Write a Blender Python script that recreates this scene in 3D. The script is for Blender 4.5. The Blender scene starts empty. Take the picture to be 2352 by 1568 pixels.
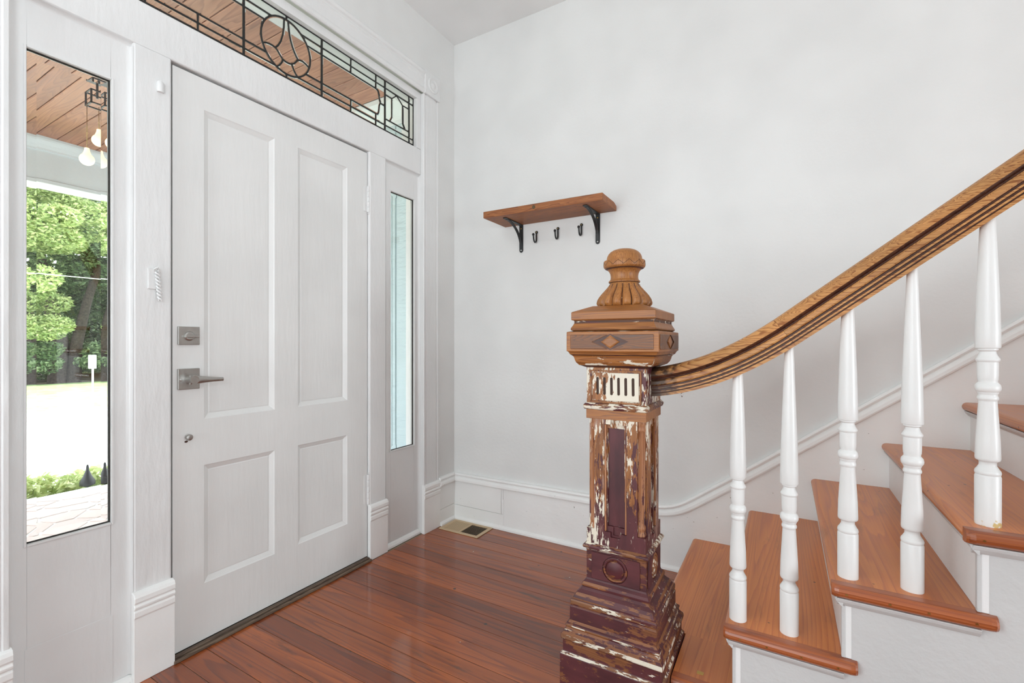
import bpy, bmesh, math, random
import numpy as np
from mathutils import Vector, Matrix

# ------------------------------------------------------------------ camera, world, lights, exposure
scn = bpy.context.scene
COL = scn.collection
PI = math.pi
FPX = 1068.0
CAM = Vector((1.851, -2.414, 1.13))
cd = bpy.data.cameras.new('camera'); cam = bpy.data.objects.new('camera', cd); COL.objects.link(cam)
cam.location = CAM
cam.rotation_euler = (PI / 2, 0, math.radians(30.4))
cd.sensor_width = 36.0; cd.lens = FPX / 2352 * 36.0; cd.shift_y = 4.0 / 2352; cd.clip_start = 0.05; cd.clip_end = 300
scn.camera = cam
scn.view_settings.view_transform = 'Standard'; scn.view_settings.look = 'None'
scn.view_settings.exposure = 0.0; scn.view_settings.gamma = 1.0; scn.view_settings.use_curve_mapping = False
try:
    scn.cycles.use_denoising = True
    scn.cycles.max_bounces = 10; scn.cycles.diffuse_bounces = 5; scn.cycles.transmission_bounces = 8
    scn.cycles.sample_clamp_indirect = 6.0
except Exception:
    pass

world = bpy.data.worlds.new('world'); scn.world = world; world.use_nodes = True
wn = world.node_tree.nodes; wl = world.node_tree.links
wn['Background'].inputs[0].default_value = (0.86, 0.93, 1.0, 1); wn['Background'].inputs[1].default_value = 4.2

def sun(energy, elev, az, angle):
    l = bpy.data.lights.new('sun', 'SUN'); l.energy = energy; l.angle = math.radians(angle); l.color = (1, .96, .88)
    o = bpy.data.objects.new('sun', l); COL.objects.link(o)
    d = Vector((-math.cos(az) * math.cos(elev), -math.sin(az) * math.cos(elev), -math.sin(elev)))   # travel direction
    o.rotation_euler = d.to_track_quat('-Z', 'Y').to_euler(); o.location = (4, -8, 12)
def area(name, loc, target, sx, sy, power, colour=(1, 1, 1)):
    l = bpy.data.lights.new(name, 'AREA'); l.shape = 'RECTANGLE'; l.size = sx; l.size_y = sy; l.energy = power; l.color = colour
    o = bpy.data.objects.new(name, l); COL.objects.link(o); o.location = loc
    o.rotation_euler = (Vector(target) - Vector(loc)).to_track_quat('-Z', 'Y').to_euler()
sun(7.5, math.radians(52), math.radians(-42), 1.5)
LC = (.875, .965, 1.0)
LC = (.875, .965, 1.0)
LC = (.875, .965, 1.0)
LC = (.855, .962, 1.01)
LC = (.855, .962, 1.01)
LC = (.86, .962, 1.01)
LC = (.855, .962, 1.015)
area('left_fill_light', (0.08, -3.5, 1.2), (1.8, -1.0, .9), 1.6, 1.9, 44, LC)  # unseen lamp added as key from the left; no window is built there
area('rear_fill_light', (0.8, -6.85, 1.2), (0.8, 0, .6), 3.0, 1.8, 84, LC)  # unseen fill lamp added behind the camera to brighten the back wall
area('side_fill_light', (6.4, -2.4, .95), (0, -1.3, .5), 1.8, 1.7, 122, LC)  # unseen fill lamp added on the right to brighten the door wall
area('ceiling_fill_light', (1.7, -3.0, 1.6), (1.0, -2.1, 3.06), .5, .5, 19, LC)  # unseen up-facing lamp added to brighten ceiling and upper walls

random.seed(7); rng = np.random.default_rng(7)

# ------------------------------------------------------------------ helpers
def lin(c):
    return tuple((x / 255 / 12.92) if x / 255 <= 0.04045 else ((x / 255 + 0.055) / 1.055) ** 2.4 for x in c)
def rgba(c): return (*lin(c), 1.0)

ORIG = {}
def wloc(o): return ORIG.get(o.name, Vector((0, 0, 0))) if o else Vector((0, 0, 0))
def place(o, origin, parent=None):
    COL.objects.link(o); ORIG[o.name] = Vector(origin)
    if parent: o.parent = parent; o.location = Vector(origin) - wloc(parent)
    else: o.location = origin
    return o
def tag(o, label=None, cat=None, group=None, kind=None):
    if label: o['label'] = label
    if cat: o['category'] = cat
    if group: o['group'] = group
    if kind: o['kind'] = kind
    return o
def empty(name, loc, label=None, cat=None, group=None, kind=None, parent=None):
    o = bpy.data.objects.new(name, None); o.empty_display_size = .05
    place(o, loc, parent); return tag(o, label, cat, group, kind)

class MB:
    def __init__(s): s.v = []; s.f = []; s.m = []; s.sm = []
    def add(s, vs, fs, mi=0, smooth=False):
        b = len(s.v); s.v += [tuple(v) for v in vs]
        for f in fs: s.f.append(tuple(i + b for i in f)); s.m.append(mi); s.sm.append(smooth)
    def box(s, x0, x1, y0, y1, z0, z1, mi=0):
        s.add([(x0,y0,z0),(x1,y0,z0),(x1,y1,z0),(x0,y1,z0),(x0,y0,z1),(x1,y0,z1),(x1,y1,z1),(x0,y1,z1)],
              [(0,3,2,1),(4,5,6,7),(0,1,5,4),(1,2,6,5),(2,3,7,6),(3,0,4,7)], mi); return s
    def prism(s, poly, axis, a, b, mi=0, smooth=False):
        """poly: 2-D points in the plane normal to axis (x:(y,z) y:(x,z) z:(x,y))"""
        def P(p, t): return (t, p[0], p[1]) if axis == 'x' else (p[0], t, p[1]) if axis == 'y' else (p[0], p[1], t)
        n = len(poly); area = sum(poly[i][0]*poly[(i+1)%n][1]-poly[(i+1)%n][0]*poly[i][1] for i in range(n))
        if (area < 0) ^ (axis == 'y'): poly = poly[::-1]
        lo, hi = min(a, b), max(a, b)
        s.add([P(p, lo) for p in poly] + [P(p, hi) for p in poly], [tuple(range(n))[::-1], tuple(range(n, 2*n))], mi)
        base = len(s.v) - 2*n
        for i in range(n):
            j = (i+1) % n; s.f.append((base+i, base+j, base+n+j, base+n+i)); s.m.append(mi); s.sm.append(smooth)
        return s
    def lathe(s, prof, c=(0,0), seg=24, mi=0, smooth=True, fn=None, cap=True, mis=None):
        """prof: (radius, z) from bottom to top"""
        n = len(prof); vs = []
        for r, z in prof:
            for k in range(seg):
                a = 2*PI*k/seg; rr = fn(r, z, a) if fn else r
                vs.append((c[0]+rr*math.cos(a), c[1]+rr*math.sin(a), z))
        b = len(s.v); s.v += vs
        for i in range(n-1):
            for k in range(seg):
                j = (k+1) % seg
                s.f.append((b+i*seg+k, b+i*seg+j, b+(i+1)*seg+j, b+(i+1)*seg+k)); s.m.append(mis[i] if mis else mi); s.sm.append(smooth)
        if cap:
            s.f.append(tuple(b+k for k in range(seg))[::-1]); s.m.append(mi); s.sm.append(False)
            s.f.append(tuple(b+(n-1)*seg+k for k in range(seg))); s.m.append(mis[-1] if mis else mi); s.sm.append(False)
        return s
    def square(s, prof, c, mis=None, cap=True, mi=0):
        """mitred square moulding: prof (half width, z) bottom to top"""
        n = len(prof); b = len(s.v)
        for w, z in prof: s.v += [(c[0]-w,c[1]-w,z),(c[0]+w,c[1]-w,z),(c[0]+w,c[1]+w,z),(c[0]-w,c[1]+w,z)]
        for i in range(n-1):
            for k in range(4):
                j = (k+1) % 4
                s.f.append((b+4*i+k, b+4*i+j, b+4*i+4+j, b+4*i+4+k)); s.m.append(mis[i] if mis else mi); s.sm.append(False)
        if cap:
            s.f.append((b+3,b+2,b+1,b)); s.m.append(mi); s.sm.append(False)
            e = b+4*(n-1); s.f.append((e,e+1,e+2,e+3)); s.m.append(mis[-1] if mis else mi); s.sm.append(False)
        return s
    def tube(s, pts, r, seg=8, mi=0, cap=True):
        pts = [Vector(p) for p in pts]; n = len(pts); b = len(s.v)
        rs = r if isinstance(r, (list, tuple)) else [r]*n
        t0 = (pts[1]-pts[0]).normalized(); up = Vector((0,0,1)) if abs(t0.z) < .9 else Vector((1,0,0))
        nrm = (up - t0*up.dot(t0)).normalized()
        for i, p in enumerate(pts):
            t = (pts[min(i+1,n-1)]-pts[max(i-1,0)]).normalized()
            nrm = (nrm - t*nrm.dot(t)).normalized(); bi = t.cross(nrm)
            for k in range(seg):
                a = 2*PI*k/seg; s.v.append(tuple(p + (nrm*math.cos(a)+bi*math.sin(a))*rs[i]))
        for i in range(n-1):
            for k in range(seg):
                j = (k+1) % seg; s.f.append((b+i*seg+k, b+i*seg+j, b+(i+1)*seg+j, b+(i+1)*seg+k)); s.m.append(mi); s.sm.append(True)
        if cap:
            s.f.append(tuple(b+k for k in range(seg))[::-1]); s.m.append(mi); s.sm.append(False)
            s.f.append(tuple(b+(n-1)*seg+k for k in range(seg))); s.m.append(mi); s.sm.append(False)
        return s
    def sweep(s, rings, mi=0, mis=None, smooth=False, cap=True, closed=True):
        """rings: list of equal-length closed point rings"""
        n = len(rings[0]); b = len(s.v)
        for r in rings: s.v += [tuple(p) for p in r]
        for i in range(len(rings)-1):
            for k in range(n if closed else n-1):
                j = (k+1) % n
                s.f.append((b+i*n+k, b+i*n+j, b+(i+1)*n+j, b+(i+1)*n+k)); s.m.append(mis[k] if mis else mi); s.sm.append(smooth)
        if cap:
            s.f.append(tuple(b+k for k in range(n))[::-1]); s.m.append(mi); s.sm.append(False)
            e = b+(len(rings)-1)*n; s.f.append(tuple(e+k for k in range(n))); s.m.append(mi); s.sm.append(False)
        return s
    def build(s, name, mats, parent=None, origin=None, bevel=0, seg=2, angle=35, fix=True, smooth_angle=None, **tags):
        if not isinstance(mats, (list, tuple)): mats = [mats]
        if origin is None: origin = wloc(parent) if parent else (0, 0, 0)
        o_ = Vector(origin)
        me = bpy.data.meshes.new(name)
        me.from_pydata([tuple(Vector(v)-o_) for v in s.v], [], s.f)
        for m in mats: me.materials.append(m)
        me.polygons.foreach_set('material_index', s.m); me.polygons.foreach_set('use_smooth', s.sm); me.update()
        if bevel or fix or any(s.sm):
            bm = bmesh.new(); bm.from_mesh(me)
            if fix: bmesh.ops.remove_doubles(bm, verts=bm.verts, dist=1e-5); bmesh.ops.recalc_face_normals(bm, faces=bm.faces)
            if bevel:
                es = [e for e in bm.edges if len(e.link_faces) == 2 and e.calc_face_angle(0) > math.radians(angle)]
                bmesh.ops.bevel(bm, geom=es, offset=bevel, offset_type='OFFSET', segments=seg, affect='EDGES', profile=.5, clamp_overlap=True)
            if any(s.sm):
                for e in bm.edges:
                    if len(e.link_faces) == 2 and e.calc_face_angle(0) > math.radians(38): e.smooth = False
            bm.to_mesh(me); bm.free()
        o = bpy.data.objects.new(name, me); place(o, origin, parent)
        return tag(o, **tags)

def boolean(o, cutters):
    """subtract cutter meshes (MB) from o, in world coordinates"""
    org = ORIG[o.name]
    for mb in cutters:
        c = mb.build('cut', [], None, origin=org); 
        md = o.modifiers.new('b', 'BOOLEAN'); md.object = c; md.operation = 'DIFFERENCE'; md.solver = 'EXACT'
        c.location = o.matrix_world.translation if False else org
        # parents are pure translations, so evaluate with o unparented
        par, loc = o.parent, o.location.copy()
        o.parent = None; o.location = org
        bpy.context.view_layer.update(); dg = bpy.context.evaluated_depsgraph_get()
        me = bpy.data.meshes.new_from_object(o.evaluated_get(dg)); o.modifiers.clear(); o.data = me
        o.parent = par; o.location = loc
        bpy.data.objects.remove(c)
    return o

# ------------------------------------------------------------------ materials
def newmat(name):
    m = bpy.data.materials.new(name); m.use_nodes = True
    nt = m.node_tree; return m, nt, nt.nodes, nt.links, nt.nodes['Principled BSDF']
def N(nodes, typ, **kw):
    n = nodes.new(typ)
    for k, v in kw.items():
        if k in ('operation', 'blend_type', 'data_type', 'noise_dimensions', 'feature', 'distance', 'wave_type', 'bands_direction', 'vector_type'): setattr(n, k, v)
        else: n.inputs[k].default_value = v
    return n
def ramp(nodes, stops, interp='LINEAR'):
    r = nodes.new('ShaderNodeValToRGB'); r.color_ramp.interpolation = interp
    e = r.color_ramp.elements
    while len(e) < len(stops): e.new(0.5)
    for i, (p, c) in enumerate(stops): e[i].position = p; e[i].color = c
    return r
def gray(v): return (v, v, v, 1)

def paint(name, col, rough=.45, bump=.25, scale=60, stretch=(1, 1, 1), dist=.0006, spots=0, coat=0):
    m, nt, n, l, b = newmat(name)
    b.inputs['Base Color'].default_value = rgba(col); b.inputs['Roughness'].default_value = rough
    tc = n.new('ShaderNodeTexCoord'); mp = n.new('ShaderNodeMapping'); mp.inputs['Scale'].default_value = stretch
    l.new(tc.outputs['Object'], mp.inputs[0])
    ns = N(n, 'ShaderNodeTexNoise', Scale=scale, Detail=4.0); l.new(mp.outputs[0], ns.inputs['Vector'])
    ns2 = N(n, 'ShaderNodeTexNoise', Scale=3.0, Detail=2.0); l.new(tc.outputs['Object'], ns2.inputs['Vector'])
    ad = N(n, 'ShaderNodeMath', operation='ADD'); l.new(ns.outputs[0], ad.inputs[0])
    mu = N(n, 'ShaderNodeMath', operation='MULTIPLY'); mu.inputs[1].default_value = 1.5
    l.new(ns2.outputs[0], mu.inputs[0]); l.new(mu.outputs[0], ad.inputs[1])
    bp = n.new('ShaderNodeBump'); bp.inputs['Strength'].default_value = bump; bp.inputs['Distance'].default_value = dist*10
    l.new(ad.outputs[0], bp.inputs['Height']); l.new(bp.outputs[0], b.inputs['Normal'])
    rr = ramp(n, [(.35, gray(.94)), (.65, gray(1.0))]); l.new(ns2.outputs[0], rr.inputs[0])
    mx = N(n, 'ShaderNodeMix', data_type='RGBA', blend_type='MULTIPLY'); mx.inputs[0].default_value = 1
    mx.inputs[6].default_value = rgba(col); l.new(rr.outputs[0], mx.inputs[7])
    out = mx.outputs[2]
    if spots:
        ns3 = N(n, 'ShaderNodeTexNoise', Scale=45.0, Detail=3.0); l.new(tc.outputs['Object'], ns3.inputs['Vector'])
        r3 = ramp(n, [(.74, gray(0)), (.77, gray(1))]); l.new(ns3.outputs[0], r3.inputs[0])
        m3 = N(n, 'ShaderNodeMix', data_type='RGBA'); l.new(r3.outputs[0], m3.inputs[0]); l.new(out, m3.inputs[6]); m3.inputs[7].default_value = rgba((120, 110, 98))
        out = m3.outputs[2]
    l.new(out, b.inputs['Base Color'])
    if coat: b.inputs['Coat Weight'].default_value = coat
    return m

def wood_nodes(nt, axis='x', along=1.1, across=16, rings=7.0, cols=None, fine=220, per_object=True, amt=.5):
    """cathedral grain running along the given local axis; returns colour, ring value"""
    n, l = nt.nodes, nt.links
    tc = n.new('ShaderNodeTexCoord')
    vec = tc.outputs['Object']
    if per_object:
        oi = n.new('ShaderNodeObjectInfo')
        m1 = N(n, 'ShaderNodeVectorMath', operation='SCALE'); m1.inputs[0].default_value = (7.3, 11.1, 5.7); l.new(oi.outputs['Random'], m1.inputs['Scale'])
        a1 = N(n, 'ShaderNodeVectorMath', operation='ADD'); l.new(vec, a1.inputs[0]); l.new(m1.outputs[0], a1.inputs[1]); vec = a1.outputs[0]
    def mapped(al, ac):
        mp = n.new('ShaderNodeMapping'); sc = [ac]*3; sc['xyz'.index(axis)] = al; mp.inputs['Scale'].default_value = sc
        l.new(vec, mp.inputs[0]); return mp.outputs[0]
    n1 = N(n, 'ShaderNodeTexNoise', Scale=1.0, Detail=1.5, Roughness=.45); l.new(mapped(along, across), n1.inputs['Vector'])
    nj = N(n, 'ShaderNodeTexNoise', Scale=1.0, Detail=3.0); l.new(mapped(along*5, across*7), nj.inputs['Vector'])
    j1 = N(n, 'ShaderNodeMath', operation='MULTIPLY_ADD'); j1.inputs[1].default_value = .022; l.new(nj.outputs[0], j1.inputs[0]); l.new(n1.outputs[0], j1.inputs[2])
    mul = N(n, 'ShaderNodeMath', operation='MULTIPLY'); mul.inputs[1].default_value = rings*3.2; l.new(j1.outputs[0], mul.inputs[0])
    fr_ = N(n, 'ShaderNodeMath', operation='FRACT'); l.new(mul.outputs[0], fr_.inputs[0])
    late = ramp(n, [(0, gray(.95)), (.10, gray(.85)), (.55, gray(.62)), (.82, gray(.12)), (.93, gray(.05)), (1, gray(.9))]); l.new(fr_.outputs[0], late.inputs[0])
    pw = late
    n2 = N(n, 'ShaderNodeTexNoise', Scale=1.0, Detail=4.0, Roughness=.6); l.new(mapped(4, fine), n2.inputs['Vector'])
    n3 = N(n, 'ShaderNodeTexNoise', Scale=1.0, Detail=2.0); l.new(mapped(1.2, 9), n3.inputs['Vector'])
    mixv = N(n, 'ShaderNodeMath', operation='MULTIPLY_ADD'); mixv.inputs[1].default_value = amt; l.new(pw.outputs[0], mixv.inputs[0])
    s2 = N(n, 'ShaderNodeMath', operation='MULTIPLY'); s2.inputs[1].default_value = .5; l.new(n2.outputs[0], s2.inputs[0]); s2b = N(n, 'ShaderNodeMath', operation='ADD'); s2b.inputs[1].default_value = (.5-amt)*.55; l.new(s2.outputs[0], s2b.inputs[0]); l.new(s2b.outputs[0], mixv.inputs[2])
    cr = ramp(n, cols); l.new(mixv.outputs[0], cr.inputs[0])
    tone = ramp(n, [(.3, gray(.74)), (.7, gray(1.15))]); l.new(n3.outputs[0], tone.inputs[0])
    mx = N(n, 'ShaderNodeMix', data_type='RGBA', blend_type='MULTIPLY'); mx.inputs[0].default_value = .8
    l.new(cr.outputs[0], mx.inputs[6]); l.new(tone.outputs[0], mx.inputs[7])
    return mx.outputs[2], mixv.outputs[0], vec, mapped

def wood(name, cols, axis='x', rough=.4, coat=0, coat_rough=.12, coat_ior=1.5, along=1.1, across=16, rings=7, fine=220, bump=.15, vary=0.0, specks=0, stain=0, per_object=True, amt=.5, dust=0):
    m, nt, n, l, b = newmat(name)
    c, v, vec, mapped = wood_nodes(nt, axis, along, across, rings, cols, fine, per_object, amt)
    if vary:
        oi = n.new('ShaderNodeObjectInfo')
        wn_ = N(n, 'ShaderNodeTexWhiteNoise', noise_dimensions='1D'); l.new(oi.outputs['Random'], wn_.inputs['W'])
        vr = ramp(n, [(0, (1-vary, 1-vary*1.15, 1-vary*1.0, 1)), (.5, gray(1)), (1, (1+vary*.5, 1+vary*.75, 1+vary*.6, 1))]); l.new(wn_.outputs[0], vr.inputs[0])
        mv = N(n, 'ShaderNodeMix', data_type='RGBA', blend_type='MULTIPLY'); mv.inputs[0].default_value = 1
        l.new(c, mv.inputs[6]); l.new(vr.outputs[0], mv.inputs[7]); c = mv.outputs[2]
    if stain:      # dark worn-in stains along the grain
        ns = N(n, 'ShaderNodeTexNoise', Scale=1.0, Detail=5.0, Roughness=.65); l.new(mapped(3.0, 18), ns.inputs['Vector'])
        sr = ramp(n, [(.60, gray(0)), (.72, gray(1))]); l.new(ns.outputs[0], sr.inputs[0])
        sm = N(n, 'ShaderNodeMath', operation='MULTIPLY'); sm.inputs[1].default_value = stain; l.new(sr.outputs[0], sm.inputs[0])
        ms = N(n, 'ShaderNodeMix', data_type='RGBA'); l.new(sm.outputs[0], ms.inputs[0]); l.new(c, ms.inputs[6]); ms.inputs[7].default_value = rgba((58, 34, 22)); c = ms.outputs[2]
    if dust:
        vo2 = N(n, 'ShaderNodeTexVoronoi', Scale=dust, Randomness=1.0); l.new(vec, vo2.inputs['Vector'])
        r2_ = ramp(n, [(.030, gray(1)), (.045, gray(0))]); l.new(vo2.outputs['Distance'], r2_.inputs[0])
        sp2 = n.new('ShaderNodeSeparateColor'); l.new(vo2.outputs['Color'], sp2.inputs[0]); mk2 = N(n, 'ShaderNodeMath', operation='GREATER_THAN'); mk2.inputs[1].default_value = .72; l.new(sp2.outputs[1], mk2.inputs[0])
        mm2 = N(n, 'ShaderNodeMath', operation='MULTIPLY'); l.new(mk2.outputs[0], mm2.inputs[0]); l.new(r2_.outputs[0], mm2.inputs[1])
        ms = N(n, 'ShaderNodeMix', data_type='RGBA'); l.new(mm2.outputs[0], ms.inputs[0]); l.new(c, ms.inputs[6]); ms.inputs[7].default_value = rgba((206, 198, 184)); c = ms.outputs[2]
    if specks:
        vo = N(n, 'ShaderNodeTexVoronoi', Scale=specks, Randomness=1.0); l.new(vec, vo.inputs['Vector'])
        r1 = ramp(n, [(.045, gray(1)), (.075, gray(0))]); l.new(vo.outputs['Distance'], r1.inputs[0])
        mk = N(n, 'ShaderNodeMath', operation='GREATER_THAN'); mk.inputs[1].default_value = .55
        sp = n.new('ShaderNodeSeparateColor'); l.new(vo.outputs['Color'], sp.inputs[0]); l.new(sp.outputs[0], mk.inputs[0])
        mm = N(n, 'ShaderNodeMath', operation='MULTIPLY'); l.new(mk.outputs[0], mm.inputs[0]); l.new(r1.outputs[0], mm.inputs[1])
        ms = N(n, 'ShaderNodeMix', data_type='RGBA'); l.new(mm.outputs[0], ms.inputs[0]); l.new(c, ms.inputs[6]); ms.inputs[7].default_value = rgba((50, 32, 24)); c = ms.outputs[2]
    l.new(c, b.inputs['Base Color'])
    rr = N(n, 'ShaderNodeMath', operation='MULTIPLY_ADD'); rr.inputs[1].default_value = .25; rr.inputs[2].default_value = rough-.1; l.new(v, rr.inputs[0]); l.new(rr.outputs[0], b.inputs['Roughness'])
    bp = n.new('ShaderNodeBump'); bp.inputs['Strength'].default_value = bump; bp.inputs['Distance'].default_value = .002; l.new(v, bp.inputs['Height']); l.new(bp.outputs[0], b.inputs['Normal'])
    if coat:
        b.inputs['Coat Weight'].default_value = coat; b.inputs['Coat Roughness'].default_value = coat_rough; b.inputs['Coat IOR'].default_value = coat_ior
        wv = N(n, 'ShaderNodeTexNoise', Scale=1.0, Detail=3.0); l.new(mapped(6, 28), wv.inputs['Vector'])
        b2 = n.new('ShaderNodeBump'); b2.inputs['Strength'].default_value = .12; b2.inputs['Distance'].default_value = .003; l.new(wv.outputs[0], b2.inputs['Height']); l.new(b2.outputs[0], b.inputs['Coat Normal'])
    return m

def worn(name, woodcols, axis='x', purple=.5, white=.15, pink=0, scale=1.0, rough=.5, stretch=5, pz=0.0, wz=0.0):
    """stripped wood under remains of old plum paint and off-white primer"""
    m, nt, n, l, b = newmat(name)
    c, v, vec, mapped = wood_nodes(nt, axis, 1.4, 30, 5, woodcols, 260, True)
    sepz = n.new('ShaderNodeSeparateXYZ'); tcz = n.new('ShaderNodeTexCoord'); l.new(tcz.outputs['Object'], sepz.inputs[0])
    def mask(al, ac, cover, soft=.02, det=6.0, zg=0.0, seed=0.0):
        mpv = N(n, 'ShaderNodeVectorMath', operation='ADD'); mpv.inputs[1].default_value = (seed, seed*1.7, seed*.6); l.new(mapped(al*scale, ac*scale), mpv.inputs[0])
        ns = N(n, 'ShaderNodeTexNoise', Scale=1.0, Detail=det, Roughness=.66); l.new(mpv.outputs[0], ns.inputs['Vector'])
        mp2 = N(n, 'ShaderNodeVectorMath', operation='ADD'); mp2.inputs[1].default_value = (seed*2+3, seed, 1); l.new(mapped(al*.35, ac*.22), mp2.inputs[0])
        lo = N(n, 'ShaderNodeTexNoise', Scale=1.0, Detail=1.0); l.new(mp2.outputs[0], lo.inputs['Vector'])
        mixn = N(n, 'ShaderNodeMath', operation='MULTIPLY_ADD'); mixn.inputs[1].default_value = .65; l.new(lo.outputs[0], mixn.inputs[0]); l.new(ns.outputs[0], mixn.inputs[2])
        zz_ = N(n, 'ShaderNodeMath', operation='MULTIPLY_ADD'); zz_.inputs[1].default_value = zg; l.new(sepz.outputs[2], zz_.inputs[0]); l.new(mixn.outputs[0], zz_.inputs[2])
        t = .825 + (.5-cover)*.47
        mr = n.new('ShaderNodeMapRange'); mr.inputs['From Min'].default_value = t-soft; mr.inputs['From Max'].default_value = t+soft; l.new(zz_.outputs[0], mr.inputs['Value']); return mr.outputs[0]
    def over(base, mk, col):
        x = N(n, 'ShaderNodeMix', data_type='RGBA'); l.new(mk, x.inputs[0]); l.new(base, x.inputs[6])
        if isinstance(col, tuple): x.inputs[7].default_value = col
        else: l.new(col, x.inputs[7])
        return x.outputs[2]
    np_ = N(n, 'ShaderNodeTexNoise', Scale=1.0, Detail=3.0); l.new(mapped(8, 30), np_.inputs['Vector'])
    pc = ramp(n, [(.3, rgba((66, 24, 30))), (.7, rgba((94, 42, 46)))]); l.new(np_.outputs[0], pc.inputs[0])
    if purple: c = over(c, mask(11, 11*stretch, purple, zg=pz), pc.outputs[0])
    if pink: c = over(c, mask(8, 8*stretch, pink, .10, seed=4.1), rgba((172, 138, 122)))
    if white: c = over(c, mask(13, 13*stretch, white, .014, zg=wz, seed=9.3), rgba((226, 218, 200)))
    l.new(c, b.inputs['Base Color']); b.inputs['Roughness'].default_value = rough
    bp = n.new('ShaderNodeBump'); bp.inputs['Strength'].default_value = .3; bp.inputs['Distance'].default_value = .002
    rgb = n.new('ShaderNodeRGBToBW'); l.new(c, rgb.inputs[0]); l.new(rgb.outputs[0], bp.inputs['Height']); l.new(bp.outputs[0], b.inputs['Normal'])
    return m

def plain(name, col, rough=.5, metal=0, emit=None, strength=0, alpha=1, spec=None):
    m, nt, n, l, b = newmat(name)
    b.inputs['Base Color'].default_value = rgba(col); b.inputs['Roughness'].default_value = rough; b.inputs['Metallic'].default_value = metal
    tc = n.new('ShaderNodeTexCoord'); ns = N(n, 'ShaderNodeTexNoise', Scale=90.0, Detail=3.0); l.new(tc.outputs['Object'], ns.inputs['Vector'])
    bp = n.new('ShaderNodeBump'); bp.inputs['Strength'].default_value = .08; bp.inputs['Distance'].default_value = .001; l.new(ns.outputs[0], bp.inputs['Height']); l.new(bp.outputs[0], b.inputs['Normal'])
    rr = ramp(n, [(.3, gray(max(0, rough-.06))), (.7, gray(min(1, rough+.06)))]); l.new(ns.outputs[0], rr.inputs[0]); l.new(rr.outputs[0], b.inputs['Roughness'])
    if emit: b.inputs['Emission Color'].default_value = rgba(emit); b.inputs['Emission Strength'].default_value = strength
    return m

M = {}
M['plaster'] = paint('wall_plaster', (228, 228, 226), .6, .22, 55, dist=.0004)
M['ceiling'] = paint('ceiling_paint', (236, 236, 235), .7, .15, 80, dist=.0003)
M['trim'] = paint('white_gloss_paint', (230, 230, 229), .34, .4, 42, (1, 1, .3), dist=.0006)
M['door'] = paint('white_door_paint', (229, 229, 227), .36, .35, 38, (1, 1, .15), dist=.0005)
M['base'] = paint('white_baseboard_paint', (244, 244, 242), .42, .35, 24, (.7, 1, 1), dist=.0005, spots=1)
M['stair_white'] = paint('white_stair_paint_dim', (208, 208, 207), .45, .35, 45, dist=.0005)  # same paint as the risers, weaker light on the stringer put into the colour
M['baluster'] = paint('white_baluster_paint', (236, 236, 234), .33, .25, 50, (1, 1, .4), dist=.0002)
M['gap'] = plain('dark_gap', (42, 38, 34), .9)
M['dust'] = plain('dusty_seam', (148, 130, 110), .9)
M['riser'] = paint('white_stair_paint_lit', (240, 240, 239), .45, .3, 45, dist=.0004)  # same paint as the stringer, colour lightened so the risers look better lit
M['threshold'] = wood('weathered_threshold_wood', [(0, rgba((46, 38, 31))), (.5, rgba((98, 80, 66))), (1, rgba((136, 118, 98)))], 'y', .6, stain=.6)
FLOORC = [(0, rgba((84, 34, 10))), (.35, rgba((126, 56, 18))), (.7, rgba((162, 80, 28))), (1, rgba((184, 100, 42)))]
M['floor'] = wood('varnished_pine_floor', FLOORC, 'x', .42, coat=.6, coat_rough=.07, coat_ior=1.7, dust=14, along=.5, across=10, rings=4, vary=.32, stain=.7, specks=9, bump=.05, amt=.36)
STAIRC = [(0, rgba((142, 66, 24))), (.4, rgba((196, 108, 48))), (.8, rgba((218, 136, 70))), (1, rgba((226, 150, 84)))]
M['tread'] = wood('varnished_pine_tread', STAIRC, 'y', .4, coat=.45, coat_rough=.22, along=.42, across=10, rings=7, vary=.1, specks=16, stain=.25, bump=.04, amt=.34)
M['nosing'] = wood('varnished_pine_nosing', [(0, rgba((112, 50, 22))), (.5, rgba((160, 82, 40))), (1, rgba((186, 108, 58)))], 'x', .36, coat=.5, coat_rough=.18, along=.8, across=50, rings=2, stain=.4, specks=14, bump=.08)
RAILC = [(0, rgba((96, 52, 26))), (.3, rgba((150, 92, 44))), (.65, rgba((200, 144, 84))), (1, rgba((216, 166, 104)))]
M['rail'] = wood('stripped_pine_rail', RAILC, 'x', .42, along=.3, across=46, rings=5, fine=300, stain=.35, bump=.12)
M['rail_curve'] = wood('stripped_pine_easement', RAILC, 'x', .42, along=4, across=17, rings=6, fine=180, stain=.45, bump=.1)
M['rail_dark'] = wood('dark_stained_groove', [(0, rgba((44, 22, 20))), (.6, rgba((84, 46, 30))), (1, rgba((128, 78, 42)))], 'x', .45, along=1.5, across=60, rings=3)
NW = [(0, rgba((96, 52, 22))), (.4, rgba((142, 86, 40))), (.8, rgba((172, 112, 56))), (1, rgba((186, 128, 70)))]
M['cap_dark'] = wood('dark_stained_frieze', [(0, rgba((62, 34, 18))), (.4, rgba((104, 62, 32))), (.8, rgba((138, 88, 48))), (1, rgba((156, 104, 60)))], 'x', .42, along=2.5, across=26, rings=7, fine=240, stain=.5)
M['cap'] = wood('stripped_pine_cap', NW, 'x', .42, along=1.4, across=34, rings=5, fine=240, stain=.35)
M['cap_y'] = wood('stripped_pine_finial', [(0, rgba((96, 56, 26))), (.4, rgba((144, 90, 44))), (.75, rgba((178, 120, 62))), (1, rgba((190, 134, 76)))], 'z', .42, along=2.2, across=60, rings=3, fine=240, stain=.35, amt=.34)
M['crevice'] = worn('crevice_paint_residue', [(0, rgba((58, 34, 24))), (1, rgba((104, 64, 40)))], 'x', .35, .16, rough=.6)
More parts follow.
